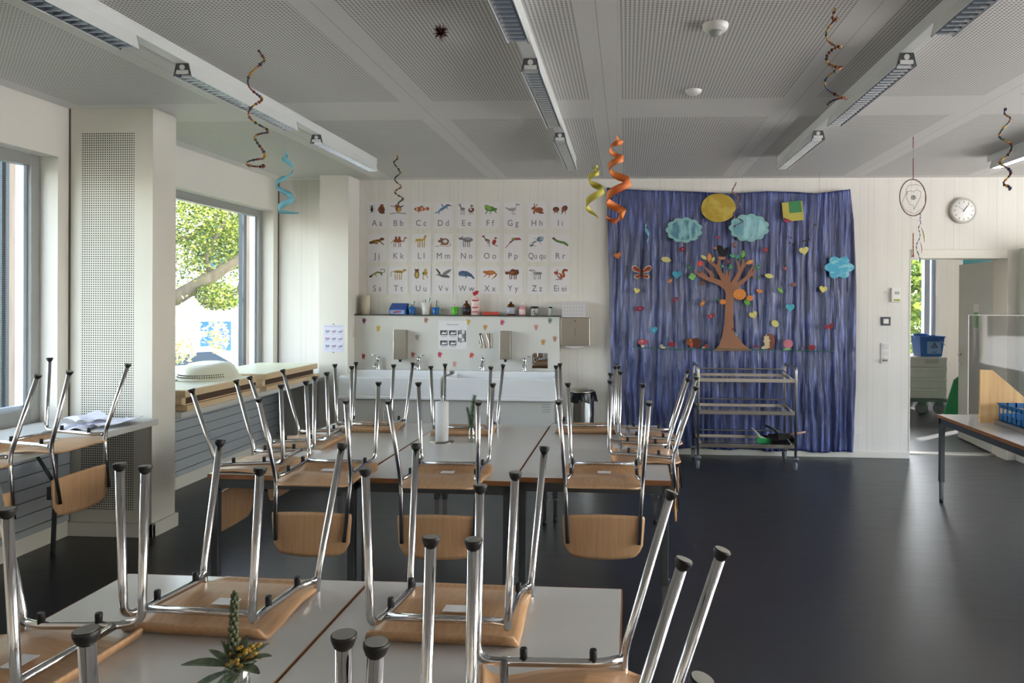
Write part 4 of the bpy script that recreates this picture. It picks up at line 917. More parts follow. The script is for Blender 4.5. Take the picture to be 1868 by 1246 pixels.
# tree
t=thing('paper_tree','brown paper tree pinned in the middle of the blue curtain','tree collage',(0,0,0)); M_tr=mat('brown_card','#96684f',.75)
def tc(x,y): q=at(1250+x/5.665,430+y/5.663,Y=ZD); return (q.x,q.z)
tr=MB().prism([tc(*p) for p in [(292,1188),(350,1132),(385,1030),(405,900),(412,700),(420,600),(398,545),(340,492),(380,455),(420,480),(455,505),(500,490),(550,520),(520,560),(505,640),(498,700),(495,850),(505,990),(545,1050),(600,1120),(690,1188)]],'y',ZD-.004,ZD)
LAY=[.0042]
def stroke(pts,w):
    P=[Vector(tc(*p)) for p in pts]; n=len(P); Lf=[];Rt=[]; k=1/5.665*D/F_PX
    for i in range(n):
        d=(P[min(i+1,n-1)]-P[max(i-1,0)]).normalized(); s=Vector((-d.y,d.x))*(w[i]*k/2); Lf.append(tuple(P[i]+s)); Rt.append(tuple(P[i]-s))
    LAY[0]+=.0001
    tr.prism(Lf+Rt[::-1],'y',ZD-LAY[0],ZD-.001)
stroke([(440,540),(340,478),(220,440),(120,390),(92,352)],[60,52,40,26,14]); stroke([(230,440),(180,380),(130,395)],[24,16,8]); stroke([(180,412),(160,370),(155,345)],[20,14,8]); stroke([(150,420),(120,425)],[14,6])
stroke([(290,455),(255,380),(200,325)],[34,26,14]); stroke([(255,400),(262,360),(300,420)],[20,12,8]); stroke([(435,520),(370,400),(310,310),(220,248)],[60,46,32,14]); stroke([(350,370),(342,300),(362,222)],[34,28,22])
stroke([(430,500),(405,400),(410,370)],[30,16,8]); stroke([(430,500),(430,400),(433,350)],[26,20,8]); stroke([(450,500),(455,430),(465,365)],[34,26,14])
stroke([(470,540),(530,440),(580,350),(600,290),(596,235)],[56,46,38,28,20]); stroke([(565,380),(545,290),(520,245)],[32,22,12]); stroke([(585,340),(640,275)],[26,14])
stroke([(490,550),(570,490),(650,425),(735,355)],[56,44,34,12]); stroke([(640,430),(685,345),(715,300)],[28,22,10]); stroke([(690,400),(722,440)],[22,8]); stroke([(690,380),(715,365),(700,330)],[20,10,6])
tr.build('trunk_and_branches',M_tr,t)
deco('felt_leaf','star',686,590,23,'#cf4a30','bright red felt leaf on the curtain, on the left branches','leaf',.4,lay=2,pin=(5,10),group='felt leaves on the curtain')
deco('felt_flower','oval',873,578,17,'#6b3a38','dark brown felt flower with white centre in the crown of the paper tree','flower',lay=2,pin=(0,0))
deco('felt_fruit','cloud',950,795,42,'#d1823a','large orange felt fruit right of the paper trunk','fruit',0,37,pin=(-5,10),lay=2)
deco('felt_fruit','cloud',1018,820,24,'#cf7f3c','smaller orange felt fruit touching the large one','fruit',0,18,lay=2)
deco('felt_fruit','cloud',837,845,22,'#cd7f38','orange felt blossom left of the paper trunk','fruit',0,17,pin=(0,0),lay=2)
deco('felt_ladybird','oval',905,1028,9,'#6c1b22','tiny dark red felt ladybird on the lower trunk','ladybird',0,6,lay=2)
deco('felt_snail','leaf',925,1058,14,'#4b8a8a','tiny teal and white felt piece on the right edge of the lower trunk','felt piece',1.9,lay=2,pin=(2,10))
# sun, clouds, kite
def speck(name,base,c2,rough=.4,sc=(14,14,14),metal=0,p0=.42,p1=.56): return mat(name,base,rough,metal,kind='noise',scale=sc,col2=c2,p0=p0,p1=p1,bump=.6,dist=.004)
def bigdeco(name,kind,X,Y,sx,sy,mt,label,cat,inner=None):
    c=cc(X,Y); o=MB().prism(rotp(outline(kind,sx*U,sy*U),0,c),'y',ZD-.004,ZD).build(name,mt); tag(o,label,cat)
    if inner: MB().prism(rotp(outline('oval',sx*U*inner[0],sy*U*inner[1]),0,c),'y',ZD-.0055,ZD-.004).build('painted_centre',inner[2],o)
    return o
bigdeco('paper_sun','oval',808,217,113,94,speck('gold_foil','#c9b35a','#b99c3c',.35,(9,9,9),.25),'round golden paper sun at the top of the curtain','sun collage')
paint=speck('painted_blue_streaks','#8fbcbf','#4f7f93',.6,(16,16,5))
bigdeco('paper_cloud','cloud',578,365,119,83,mat('mint_card','#86b5b4',.7),'left pale blue painted paper cloud on the curtain','cloud collage',(.8,.78,paint))
bigdeco('paper_cloud','cloud',1012,350,129,91,mat('mint_card','#86b5b4',.7),'right pale blue painted paper cloud, beside the paper sun','cloud collage',(.82,.8,speck('painted_blue_streaks_light','#9fcdd0','#6d9fae',.6,(12,12,4))))
bigdeco('paper_cloud','flowercloud',1615,615,93,76,speck('turquoise_marbled','#3f9fc0','#86c6cf',.5,(8,8,20),p0=.5,p1=.62),'bright turquoise marbled paper cloud at the right edge of the curtain','cloud collage')
c=cc(1305,237); a=.09; s=66*U
t=thing('paper_kite','yellow and green paper kite with pink corner on the upper right curtain','kite collage',(0,0,0))
MB().prism(rotp([(-s,-s*.75),(-s*.6,-s),(s,-s),(s,s*.9),(-s,s*.9)],a,c),'y',ZD-.003,ZD).build('yellow_square',pm('#b9ae52'),t)
MB().prism(rotp([(-.35*s,-.2*s),(.85*s,-.2*s),(.85*s,.95*s),(-.35*s,.95*s)],a,c),'y',ZD-.0045,ZD-.003).build('green_square',pm('#3e7f4f'),t)
MB().prism(rotp([(-s,-s*.55),(-s*.95,-s*.7),(-s*.55,-s*.8),(-s*.2,-s),(-s*.6,-s*1.12),(-s*.85,-s*1.0)],a,c),'y',ZD-.0045,ZD-.003).build('pink_corner',pm('#b23a5c'),t)
# butterfly
t=thing('felt_butterfly','red brown felt butterfly with white edged wings at the left of the curtain','butterfly collage',(0,0,0)); c=cc(296,645)
w=MB(); wi=MB()
for sx in(-1,1):
    w.prism([(c[0]+sx*U*x,c[1]+U*z) for x,z in [(3,5),(20,30),(42,44),(62,40),(66,22),(54,4),(30,-4),(4,-8)]][::sx],'y',ZD-.003,ZD); w.prism([(c[0]+sx*U*x,c[1]+U*z) for x,z in [(4,-12),(28,-16),(50,-22),(52,-38),(34,-48),(8,-36)]][::sx],'y',ZD-.003,ZD)
    wi.prism([(c[0]+sx*U*x,c[1]+U*z) for x,z in [(6,5),(22,25),(42,38),(57,34),(60,20),(50,8),(30,2),(6,-4)]][::sx],'y',ZD-.0045,ZD-.003); wi.prism([(c[0]+sx*U*x,c[1]+U*z) for x,z in [(6,-15),(28,-20),(44,-25),(44,-35),(32,-42),(8,-34)]][::sx],'y',ZD-.0045,ZD-.003)
w.build('wing_border',pm('#c0b4a0'),t); wi.build('wings',pm('#8a3826'),t)
b=MB().ball((c[0],ZD-.006,c[1]-6*U),(9*U,.006,34*U),10); b.tube([(c[0],ZD-.006,c[1]+25*U),(c[0]-8*U,ZD-.006,c[1]+48*U)],.0012,5).tube([(c[0],ZD-.006,c[1]+25*U),(c[0]+8*U,ZD-.006,c[1]+48*U)],.0012,5); b.build('body',pm('#3d1d18'),t)
# black bird
t=thing('felt_bird','black fluffy felt bird with orange beak on top of the paper tree','bird collage',(0,0,0)); c=cc(832,500)
MB().prism([(c[0]+U*x,c[1]+U*z) for x,z in [(-36,10),(-34,26),(-20,33),(-4,28),(6,12),(18,2),(22,16),(40,18),(42,-8),(30,-34),(8,-42),(-12,-34),(-26,-14)]],'y',ZD-.012,ZD-.006).build('body',mat('black_felt','#16171b',.95,kind='noise',scale=(90,90,90),col2='#26272c',bump=1,dist=.004),t)
MB().prism([(c[0]+U*x,c[1]+U*z) for x,z in [(-34,24),(-34,6),(-56,8),(-52,18)]],'y',ZD-.010,ZD-.007).build('beak',pm('#b5713e'),t)
MB().prism([(c[0]+U*x,c[1]+U*z) for x,z in [(-26,-40),(-22,-54),(-4,-62),(20,-56),(22,-44),(4,-46)]],'y',ZD-.010,ZD-.007).build('feet',pm('#c27a42'),t)
# green yarn ground line and the little figures on it
pts=[]
for i in range(60):
    X=235+(1578-235)*i/59; q=cc(X,1146+30*(i/59)+10*math.sin(PI*min(1,i/22))+1.5*math.sin(i*.9)); pts.append((q[0],ZD-.003,q[1]))
o=MB().tube(pts,.0045,6).build('grass_yarn',mat('green_yarn','#2f6b52',.9)); tag(o,'long green yarn ground line across the lower curtain','yarn')
def fig(name,label,cat,parts):
    t=thing(name,label,cat,(0,0,0),0,'little felt figures on the yarn line')
    for nm,kind,X,Y,sx,sy,col,rot in parts:
        MB().prism(rotp(outline(kind,sx*U,sy*U),rot,cc(X,Y)),'y',ZD-.009-.001*parts.index((nm,kind,X,Y,sx,sy,col,rot)),ZD-.006).build(nm,pm(col),t)
fig('felt_toadstool','pink and white felt toadstool at the left end of the yarn line','toadstool collage',[('stem','oval',303,1137,11,14,'#cbbfae',0),('cap','oval',303,1113,34,20,'#a8505a',0),('cap_spots','oval',298,1108,8,5,'#c79a98',0)])
fig('felt_snail','small white felt snail right of the left toadstool','snail collage',[('shell','oval',428,1140,11,12,'#a9a68e',0),('body','oval',440,1150,16,6,'#c4b98f',0)])
fig('felt_apple','dark red felt apple in the left half of the yarn line','apple collage',[('apple','oval',497,1128,24,17,'#86232f',0),('pale_dot','oval',497,1110,5,5,'#c08f8a',0)])  # felt apples carry a small pale dot at the top
fig('felt_hedgehog','brown and orange felt turkey left of the trunk foot','turkey collage',[('body','cloud',655,1120,42,34,'#5a2d20',0),('head','oval',612,1112,20,22,'#7a4a26',0),('wattle','leaf',627,1130,20,18,'#cc4b22',1.4),('beak','oval',622,1100,11,7,'#b8772c',.8)])
fig('felt_snail','small brown felt snail between the turkey and the trunk','snail collage',[('shell','oval',728,1141,16,13,'#7d3b34',0),('body','oval',708,1150,11,5,'#c0a48c',0)])
fig('felt_mushroom','tiny red felt mushroom just right of the trunk foot','mushroom collage',[('stem','oval',1058,1150,6,8,'#a49a9a',0),('cap','oval',1058,1143,15,10,'#7a2a3a',0)])
fig('felt_hedgehog','brown felt hedgehog with cream face right of the trunk','hedgehog collage',[('spines','oval',1146,1110,37,52,'#7c4630',0),('face','star',1130,1105,24,45,'#c9b592',.1),('feet','oval',1122,1148,28,11,'#c9b592',.2)])
fig('felt_flower','round pink felt flower with green leaf on the yarn line','flower collage',[('leaf','leaf',1268,1160,26,14,'#7fae78',.1),('blossom','oval',1273,1125,31,29,'#bf737c',0)])
fig('felt_mushroom','tiny white and mauve felt mushroom right of the pink flower','mushroom collage',[('stem','oval',1371,1158,5,7,'#b9a9b0',0),('cap','leaf',1371,1152,17,12,'#6a4a68',0)])
fig('felt_apple','dark red felt apple at the right end of the yarn line','apple collage',[('apple','oval',1432,1149,23,18,'#872a2c',0),('pale_dot','oval',1430,1130,4,4,'#a08a90',0)])
# thin black bead wire garland hanging in front
yg=D-.35
def gp(X,Y): q=at(1090+X/3.663,320+Y/3.663,Y=yg); return q
t=thing('bead_wire','thin black wire mobile with beads hanging before the upper right curtain','mobile',(0,0,0))
top=gp(1483,0); top.z=ZC
MB().tube([top,gp(1483,335)],.0009,4).tube([gp(1500,345),gp(1450,325),gp(1400,430)],.0012,4).tube([gp(1430,430),gp(1370,440),gp(1290,455)],.0012,4).tube([gp(1290,455),gp(1262,408)],.001,4).build('wire',M_black,t)
m=MB()
for X,Y,s in ((1262,410,7),(1275,407,6),(1288,415,6),(1297,420,5),(1285,452,7),(1305,462,8),(1320,468,6),(1375,438,8),(1392,436,9),(1405,440,7),(1415,425,7),(1425,432,5),(1450,327,7),(1460,337,6)): m.ball(gp(X,Y),s*U*.8,8,0,5)
m.build('beads',mat('dark_beads','#22242c',.3),t)
# =============== alphabet cards ===============
YK=D-.004
CXS=[257,403,560,713,872,1034,1192,1358,1518]; ROWS=[(145,328),(365,556),(590,780)]
inkL=mat('letter_grey','#6c6c72',.8)
COLS=dict(b='#6b4028',B='#8a5030',k='#33302e',g='#77777a',G='#a0a0a4',o='#b5622f',w='#c9c5c2',n='#4f7a36',N='#7fa34a',u='#5b7f9e',U='#4b5f7e',y='#a98a3f',Y='#c0a24e',r='#a03a34',s='#9a5a3a',m='#7d6350')
def quad(c,l,legs=4,head=(.62,.35,.2,.17),body=(-.02,.05,.52,.28),neck=True,tail=True,hl=.75):
    s=[('e',)+body+(0,c)]
    if neck: s.append(('l',[(.36,.12),(head[0],head[1])],.2,c))
    s.append(('e',head[0],head[1],head[2],head[3],0,c))
    for i in range(legs): x=-.38+.76*i/(legs-1); s.append(('l',[(x,0),(x+.03*(-1)**i,-hl)],.13,l))
    if tail: s.append(('l',[(-.5,.1),(-.7,-.15)],.07,l))
    return s
A={'A':[('e',-.62,-.05,.16,.42,0,'k'),('e',-.62,.45,.1,.14,0,'k'),('l',[(-.95,.7),(-.7,.45)],.05,'k'),('l',[(-.3,.7),(-.54,.45)],.05,'k')]+[('l',[(-.98,z),(-.26,z*.6)],.05,'k') for z in(.3,-.1,-.6)]+[('e',.5,-.1,.4,.62,0,'b'),('e',.55,.55,.22,.24,0,'B'),('e',.25,-.15,.18,.25,.3,'B'),('e',.62,-.6,.3,.16,0,'b')],
'B':[('e',0,.05,.36,.55,.15,'B'),('e',-.15,.55,.26,.2,0,'B'),('e',.1,-.1,.2,.35,0,'Y'),('l',[(-.95,-.75),(-.2,-.6),(.9,-.72)],.12,'g'),('l',[(-.9,.5),(.0,.3),(.6,.55)],.12,'m'),('l',[(.2,.3),(.55,.5)],.14,'k')],
'C':[('e',-.15,0,.68,.36,0,'o'),('e',.72,.05,.24,.27,0,'o'),('e',-.5,0,.08,.33,0,'w'),('e',.1,.02,.09,.34,0,'w'),('e',.5,.03,.06,.2,0,'w'),('l',[(-.1,.35),(.2,.45)],.2,'s'),('l',[(-.4,-.3),(-.25,-.5)],.18,'o'),('e',-.68,.08,.04,.05,0,'k')],
'D':[('e',0,.15,.78,.2,.75,'u'),('e',.55,.62,.28,.15,-.1,'U'),('l',[(.75,.6),(.98,.5)],.1,'U'),('l',[(-.5,-.4),(-.95,-.62)],.14,'U'),('l',[(-.5,-.4),(-.55,-.8)],.13,'U'),('l',[(-.05,.45),(-.22,.75)],.16,'U'),('l',[(.4,.35),(.5,.05)],.14,'u')],
'E':[('e',-.45,0,.28,.26,0,'g'),('l',[(-.6,.1),(-.75,.6)],.2,'g'),('e',-.78,.62,.16,.12,-.5,'g'),('l',[(-.72,.7),(-.62,.95)],.08,'g'),('l',[(-.88,.72),(-.9,.95)],.07,'k')]+[('l',[(x,-.1),(x,-.9)],.1,'G') for x in(-.65,-.52,-.35,-.24)]+[('e',.55,-.15,.34,.42,-.3,'b'),('e',.5,-.05,.15,.2,0,'w'),('e',.6,.52,.15,.17,0,'n'),('l',[(.72,.48),(.88,.42)],.08,'y'),('l',[(.3,-.75),(.8,-.7)],.08,'m')],
'F':[('e',0,.05,.62,.42,-.25,'n'),('e',-.4,.45,.3,.24,0,'N'),('e',-.1,.1,.3,.28,0,'N'),('e',.55,-.05,.3,.22,.4,'n'),('l',[(-.3,-.2),(-.5,-.75)],.15,'n'),('l',[(.1,-.3),(.05,-.8)],.14,'N'),('l',[(.5,-.25),(.75,-.55)],.16,'n'),('e',-.45,.6,.07,.07,0,'y')],
'G':[('e',-.1,-.05,.5,.26,.15,'G'),('l',[(.25,.1),(.42,.65)],.13,'G'),('e',.48,.75,.14,.1,0,'g'),('l',[(.55,.75),(.8,.68)],.09,'k'),('l',[(-.5,.05),(-.85,.2)],.14,'g'),('l',[(-.1,-.25),(-.08,-.8),(.1,-.82)],.06,'m'),('l',[(.08,-.25),(.15,-.8),(.35,-.82)],.06,'m'),('l',[(-.4,-.05),(.2,-.2)],.08,'g')],
'H':[('e',.2,-.15,.52,.46,0,'s'),('e',-.4,.1,.28,.24,.2,'s'),('l',[(-.35,.25),(-.3,.85)],.15,'b'),('l',[(-.25,.25),(.05,.8)],.13,'s'),('e',.25,-.1,.2,.2,0,'B'),('e',-.35,-.5,.12,.32,0,'s'),('e',.5,-.6,.32,.14,0,'b'),('e',-.48,.16,.04,.04,0,'k')],
'I':[('e',-.5,-.05,.38,.42,0,'b'),('e',-.5,-.3,.2,.25,0,'s'),('l',[(-.65,-.45),(-.7,-.7)],.1,'m'),('l',[(-.3,-.45),(-.28,-.7)],.1,'m'),('e',.5,.1,.34,.5,-.3,'b'),('e',.3,-.25,.18,.28,-.3,'s'),('l',[(.3,-.5),(.1,-.8)],.1,'k'),('l',[(.6,-.4),(.6,-.8)],.1,'m')],
'J':[('e',-.15,0,.68,.28,.2,'y'),('e',.55,.35,.28,.22,0,'b'),('e',-.7,-.2,.26,.2,.1,'b'),('l',[(.3,.0),(.75,-.5)],.18,'m'),('l',[(-.6,-.25),(.05,-.35)],.14,'b'),('e',.1,.15,.3,.12,.2,'b'),('e',-.35,.0,.14,.1,0,'k')],
'K':[('e',-.1,.1,.5,.28,0,'B'),('e',-.28,.5,.15,.28,0,'B'),('e',.12,.5,.15,.28,0,'B'),('l',[(.35,.05),(.6,-.05),(.72,.5)],.14,'B'),('e',.82,.55,.17,.1,-.2,'B')]+[('l',[(x,0),(x-.03,-.85)],.09,'b') for x in(-.5,-.28,.08,.28)]+[('l',[(-.6,.1),(-.85,-.3)],.06,'k')],
'L':quad('Y','y',4,(.5,.8,.16,.1),(-.2,.2,.5,.2),True,True,.9)+[('l',[(.25,.25),(.42,.8)],.15,'Y'),('l',[(.5,.85),(.45,1.0)],.05,'k'),('l',[(.62,.8),(.8,.75)],.08,'w')],
'M':[('e',.15,0,.52,.48,0,'m'),('e',-.35,.05,.3,.22,.4,'m'),('e',-.25,.4,.14,.16,0,'s'),('e',.2,.0,.26,.28,0,'w'),('e',.1,-.45,.5,.12,0,'s'),('l',[(.6,-.3),(.9,-.5),(.6,-.78),(-.3,-.7),(-.98,-.8)],.06,'m'),('e',-.45,.1,.04,.04,0,'k')],
'N':quad('g','g',4,(-.62,.42,.3,.2),(.15,.25,.6,.38),False,False,.85)+[('l',[(-.85,.5),(-.95,.75)],.09,'G'),('l',[(-.5,.6),(-.45,.8)],.1,'k'),('e',.2,.4,.3,.14,0,'G')],
'O':[('e',-.3,.15,.3,.22,-.5,'m'),('l',[(-.5,.3),(-.75,.75)],.15,'b'),('e',-.82,.78,.16,.1,.2,'b'),('l',[(-.68,.85),(-.6,1.0)],.07,'b'),('l',[(-.3,0),(-.35,-.8)],.1,'w'),('l',[(-.1,0),(-.08,-.8)],.1,'g'),('l',[(-.3,-.2),(-.1,-.25)],.12,'k'),('e',.48,-.1,.22,.42,-.25,'r'),('e',.65,.5,.16,.13,0,'r'),('l',[(.4,-.5),(.9,-.72)],.1,'m')],
'P':[('e',.25,.35,.42,.2,0,'r'),('e',.65,.38,.2,.19,0,'r'),('l',[(.78,.4),(.9,.2)],.13,'k'),('l',[(.1,.3),(-.35,-.2)],.24,'U'),('l',[(-.1,.1),(-.85,-.95)],.1,'r'),('e',.0,.4,.22,.13,.6,'N'),('e',.25,.2,.12,.1,0,'Y')],
'Qu':[('e',.35,.35,.38,.42,-.6,'u'),('e',.55,.45,.2,.3,-.6,'G')]+[('l',[(.1,.1),(-.3-.1*i,-.0-.14*i),(-.9+.25*i,-.5-.09*i)],.06,'g') for i in range(4)]+[('l',[(.0,.3),(-.4,.5)],.05,'U'),('l',[(.3,-.1),(.5,-.5)],.05,'U'),('e',-.65,-.65,.26,.14,.4,'g')],
'R':[('l',[(-.8,.45),(-.45,.1),(.0,-.1),(.45,-.2),(.85,-.6)],.34,'n'),('l',[(-.75,.42),(-.4,.08),(.0,-.12),(.45,-.22),(.8,-.55)],.12,'N'),('e',-.78,.45,.16,.17,0,'b')]+[('e',-.55+.28*i,.1-.13*i,.03,.18,.3,'k') for i in range(5)],
'S':[('l',[(-.75,-.35),(-.35,.0),(.0,.25),(.4,.2),(.55,-.05)],.26,'n'),('l',[(-.6,-.2),(-.1,.15),(.4,.12)],.09,'Y'),('e',-.75,-.38,.2,.14,.4,'k'),('l',[(.4,.15),(.85,.3),(.85,.7),(.5,.75),(.35,.5)],.08,'k'),('l',[(-.2,.0),(-.1,-.35)],.1,'n'),('l',[(.4,.0),(.6,-.2)],.1,'n')],
'T':quad('y','y',4,(.72,.6,.2,.2),(.02,.35,.55,.22),True,False,.85)+[('l',[(-.5,.4),(-.85,.3),(-.85,-.4)],.07,'b')]+[('l',[(-.4+.2*i,.52),(-.38+.2*i,.2)],.05,'k') for i in range(5)],
'U':[('e',-.5,-.1,.3,.62,0,'m'),('e',-.5,.55,.26,.22,0,'b'),('l',[(-.7,.7),(-.72,.9)],.07,'b'),('l',[(-.3,.7),(-.28,.9)],.07,'b'),('e',-.5,-.15,.16,.4,0,'Y'),('e',.45,.15,.3,.34,-.3,'y'),('e',.5,.65,.2,.18,0,'Y'),('l',[(.3,-.1),(.2,-.7),(.35,-.85)],.12,'y'),('l',[(.6,-.1),(.75,-.6)],.12,'y'),('e',.25,.1,.13,.2,0,'n')],
'V':[('p',[(-.95,-.1),(-.6,.02),(-.2,-.1),(.1,.35),(.6,.7),(.98,.75),(.75,.3),(.35,-.05),(.75,-.35),(.7,-.6),(-.1,-.55),(-.6,-.25)],'g'),('p',[(-.95,.85),(-.7,.75),(-.35,.2),(-.3,-.1),(-.5,.0)],'k'),('l',[(-.3,-.2),(.6,-.45)],.12,'k')],
'W':[('p',[(-.95,-.1),(-.9,.35),(-.5,.52),(.1,.42),(.6,.0),(.85,-.45),(.98,-.75),(.72,-.72),(.6,-.5),(.2,-.35),(-.3,-.38),(-.85,-.3)],'U'),('l',[(-.1,-.35),(.0,-.6)],.15,'U'),('l',[(-.85,-.15),(-.2,-.2)],.06,'G')],
'X':[('e',.0,.2,.6,.36,.1,'o'),('e',-.55,.3,.28,.2,0,'o'),('l',[(.5,.3),(.75,-.1),(.5,-.5)],.2,'o'),('l',[(-.4,-.05),(-.7,-.45)],.11,'s'),('l',[(.0,-.1),(-.15,-.55)],.12,'o'),('e',.1,.25,.3,.14,0,'y'),('l',[(.5,-.5),(.2,-.8)],.08,'m')],
'Y':quad('b','b',4,(-.68,.15,.26,.24),(.1,.2,.62,.42),False,False,.8)+[('e',.0,.55,.28,.22,0,'b'),('e',.45,.5,.22,.2,0,'b'),('l',[(-.8,.3),(-.98,.55)],.06,'g'),('l',[(-.55,.35),(-.5,.6)],.06,'g'),('e',-.1,.2,.25,.2,0,'s')],
'Z':quad('G','G',4,(-.75,.55,.2,.13),(.1,.1,.5,.22),False,True,.85)+[('l',[(-.3,.15),(-.7,.6)],.2,'G'),('l',[(-.5,.72),(-.2,.4)],.08,'k')]+[('l',[(-.25+.18*i,.3),(-.3+.18*i,-.1)],.06,'k') for i in range(5)]+[('l',[(.35,-.2),(.33,-.6)],.07,'k')],
'Ei':[('e',-.05,-.3,.3,.48,.4,'r'),('e',-.5,.2,.25,.22,0,'r'),('l',[(-.4,.3),(-.35,.7)],.1,'b'),('l',[(.15,-.5),(.45,-.3),(.3,.3),(.45,.65),(.8,.55)],.34,'o'),('e',-.15,-.2,.13,.3,.4,'w'),('l',[(-.5,-.85),(.2,-.85)],.12,'m'),('l',[(-.35,-.05),(-.6,-.15)],.1,'r')]}
NM={'A':('Aa','a beetle and an ape'),'B':('Bb','a brown animal on a branch'),'C':('Cc','an orange striped fish'),'D':('Dd','a leaping dolphin'),'E':('Ee','a donkey and a duck'),'F':('Ff','a green frog'),'G':('Gg','a grey goose'),'H':('Hh','a brown hare'),'I':('Ii','two brown hedgehogs'),
'J':('Jj','a crouching jaguar'),'K':('Kk','a camel'),'L':('Ll','a llama'),'M':('Mm','a mouse with long tail'),'N':('Nn','a grey rhinoceros'),'O':('Oo','an okapi and an otter'),'P':('Pp','a red parrot'),'Qu':('Ququ','a blue jellyfish'),'R':('Rr','a green caterpillar'),
'S':('Ss','a striped salamander'),'T':('Tt','a tiger'),'U':('Uu','an owl and a toad'),'V':('Vv','a flying grey bird'),'W':('Ww','a whale'),'X':('Xx','an orange frog'),'Y':('Yy','a brown yak'),'Z':('Zz','a zebra'),'Ei':('Eiei','a red squirrel')}
Tt={'A':'A a','B':'B b','C':'C c','D':'D d','E':'E e','F':'F f','G':'G g','H':'H h','I':'I i','J':'J j','K':'K k','L':'L l','M':'M m','N':'N n','O':'O o','P':'P p','Qu':'Qu qu','R':'R r','S':'S s','T':'T t','U':'U u','V':'V v','W':'W w','X':'X x','Y':'Y y','Z':'Z z','Ei':'Ei ei'}
keys=list(A.keys())
Mcard=mat('card_paper','#dcd8da',.6)
for i,k in enumerate(keys):
    r,c_=divmod(i,9); cx=620+CXS[c_]/3.775; y0,y1=330+ROWS[r][0]/3.775,330+ROWS[r][1]/3.775
    p0,p1=at(cx-17.3,y0,Y=YK),at(cx+17.3,y1,Y=YK); X=(p0.x+p1.x)/2; w=(p1.x-p0.x)/2; z1,z0=p0.z,p1.z; hh=z1-z0
    t=thing('alphabet_card','alphabet card %s showing %s'%(Tt[k],NM[k][1]),'card',(0,0,0),0,'animal alphabet cards on the back wall')
    MB().bx(X-w,X+w,YK-.001,YK,z0,z1).build('card',Mcard,t)
    pz=z1-hh*.27; sx,sz=w*.90,hh*.235; m=MB(); ml=[];
    def mi(c): 
        q=mat('print_'+{'b':'brown','B':'light_brown','k':'black','g':'grey','G':'light_grey','o':'orange','w':'white','n':'green','N':'light_green','u':'blue','U':'slate','y':'ochre','Y':'yellow','r':'red','s':'rust','m':'taupe'}[c],COLS[c],.75)
        if q not in ml: ml.append(q)
        return ml.index(q)
    for j,e in enumerate(A[k]):
        ya=YK-.0013-.00012*j; yb_=ya+.0001
        if e[0]=='e':
            _,a,b,rx,rz,ro,c=e; pts=[(X+sx*(a+rx*math.cos(t_)*math.cos(ro)-rz*math.sin(t_)*math.sin(ro)),pz+sz*(b+rx*math.cos(t_)*math.sin(ro)+rz*math.sin(t_)*math.cos(ro))) for t_ in [2*PI*q/14 for q in range(14)]]
            m.prism(pts,'y',ya,yb_,mi(c))
        elif e[0]=='p': m.prism([(X+sx*a,pz+sz*b) for a,b in e[1]],'y',ya,yb_,mi(e[2]))
        else:
            _,P_,wd,c=e; c=mi(c); Q=[Vector((X+sx*a,pz+sz*b)) for a,b in P_]
            for a,b in zip(Q,Q[1:]):
                d=(b-a).normalized(); s=Vector((-d.y,d.x))*wd*.5*sz; a2=a-d*wd*.25*sz; b2=b+d*wd*.25*sz
                m.prism([tuple(a2+s),tuple(a2-s),tuple(b2-s),tuple(b2+s)],'y',ya,yb_,c)
    m.build('animal_picture',ml,t)
    m=MB(); text_mesh(m,Tt[k],(X,z0+hh*.21),.064,YK-.0014,0,0,.92 if k!='Qu' else .8); m.build('letters',inkL,t)
# =============== hanging things ===============
BEADC=['#7a2226','#1e2228','#b98a2e','#2c4a2e','#8a3a24','#1c2a52','#a8762c','#5a1c24']
def spiral_pts(TP,Y0,A,dense=14,ph=1):
    """TP: turning points in photograph pixels (x,y); swings in depth between them like a coil"""
    out=[]
    for i,((x0,y0),(x1,y1)) in enumerate(zip(TP,TP[1:])):
        for j in range(dense):
            s=j/dense; e=.5-.5*math.cos(PI*s); y=Y0+A*ph*(-1)**i*math.sin(PI*s)
            q=at(x0+(x1-x0)*e,y0+(y1-y0)*s,Y=Y0); q.y=y; out.append(q)
    out.append(at(*TP[-1],Y=Y0)); return out
def beaded(TP,Y0,A,r,label,cols=BEADC,thread=None,seed=1):
    random.seed(seed); P=spiral_pts(TP,Y0,A)
    t=thing('bead_spiral',label,'hanging spiral',P[0],0,'spirals of beads hanging from the ceiling'); o=P[0].copy(); P=[p-o for p in P]
    top=at(*(thread or TP[0]),Y=Y0)-o; 
    MB().tube([Vector((top.x,0,ZC-o.z)),Vector((top.x,0,(ZC-o.z)*.4)),P[0]],.0007,4).build('thread',mat('nylon_thread','#b5b2a8',.5),t)
    ml=[mat('bead_'+c.strip('#'),c,.35) for c in cols]; n=len(P)
    seq=[random.randrange(len(cols)) for _ in range(n)]
    r*=1.25; m=MB().tube(P,r*.55,8,0,True,lambda i:seq[i//2]); 
    for i in range(0,n,2):
        if random.random()<.62: m.ball(P[i],r*random.uniform(.8,1.25),8,seq[(i+1)%n],5)
    m.build('bead_string',ml,t)
s=lambda L,x,y,k:[(x+a/k,y+b/k) for a,b in L]
beaded(s([(165,50),(190,130),(92,300),(180,405),(97,520),(225,630),(140,680),(197,815),(80,860),(195,866)],430,80,3.893),3.5,.035,.0062,'long red and black bead spiral hanging at the upper left',seed=2)
beaded(s([(258,100),(268,200),(168,335),(312,510),(172,600),(322,730),(152,868),(372,1070),(178,1128)],1480,0,5.93),3.25,.05,.0055,'long bead spiral hanging at the upper right before the light rail',seed=3)
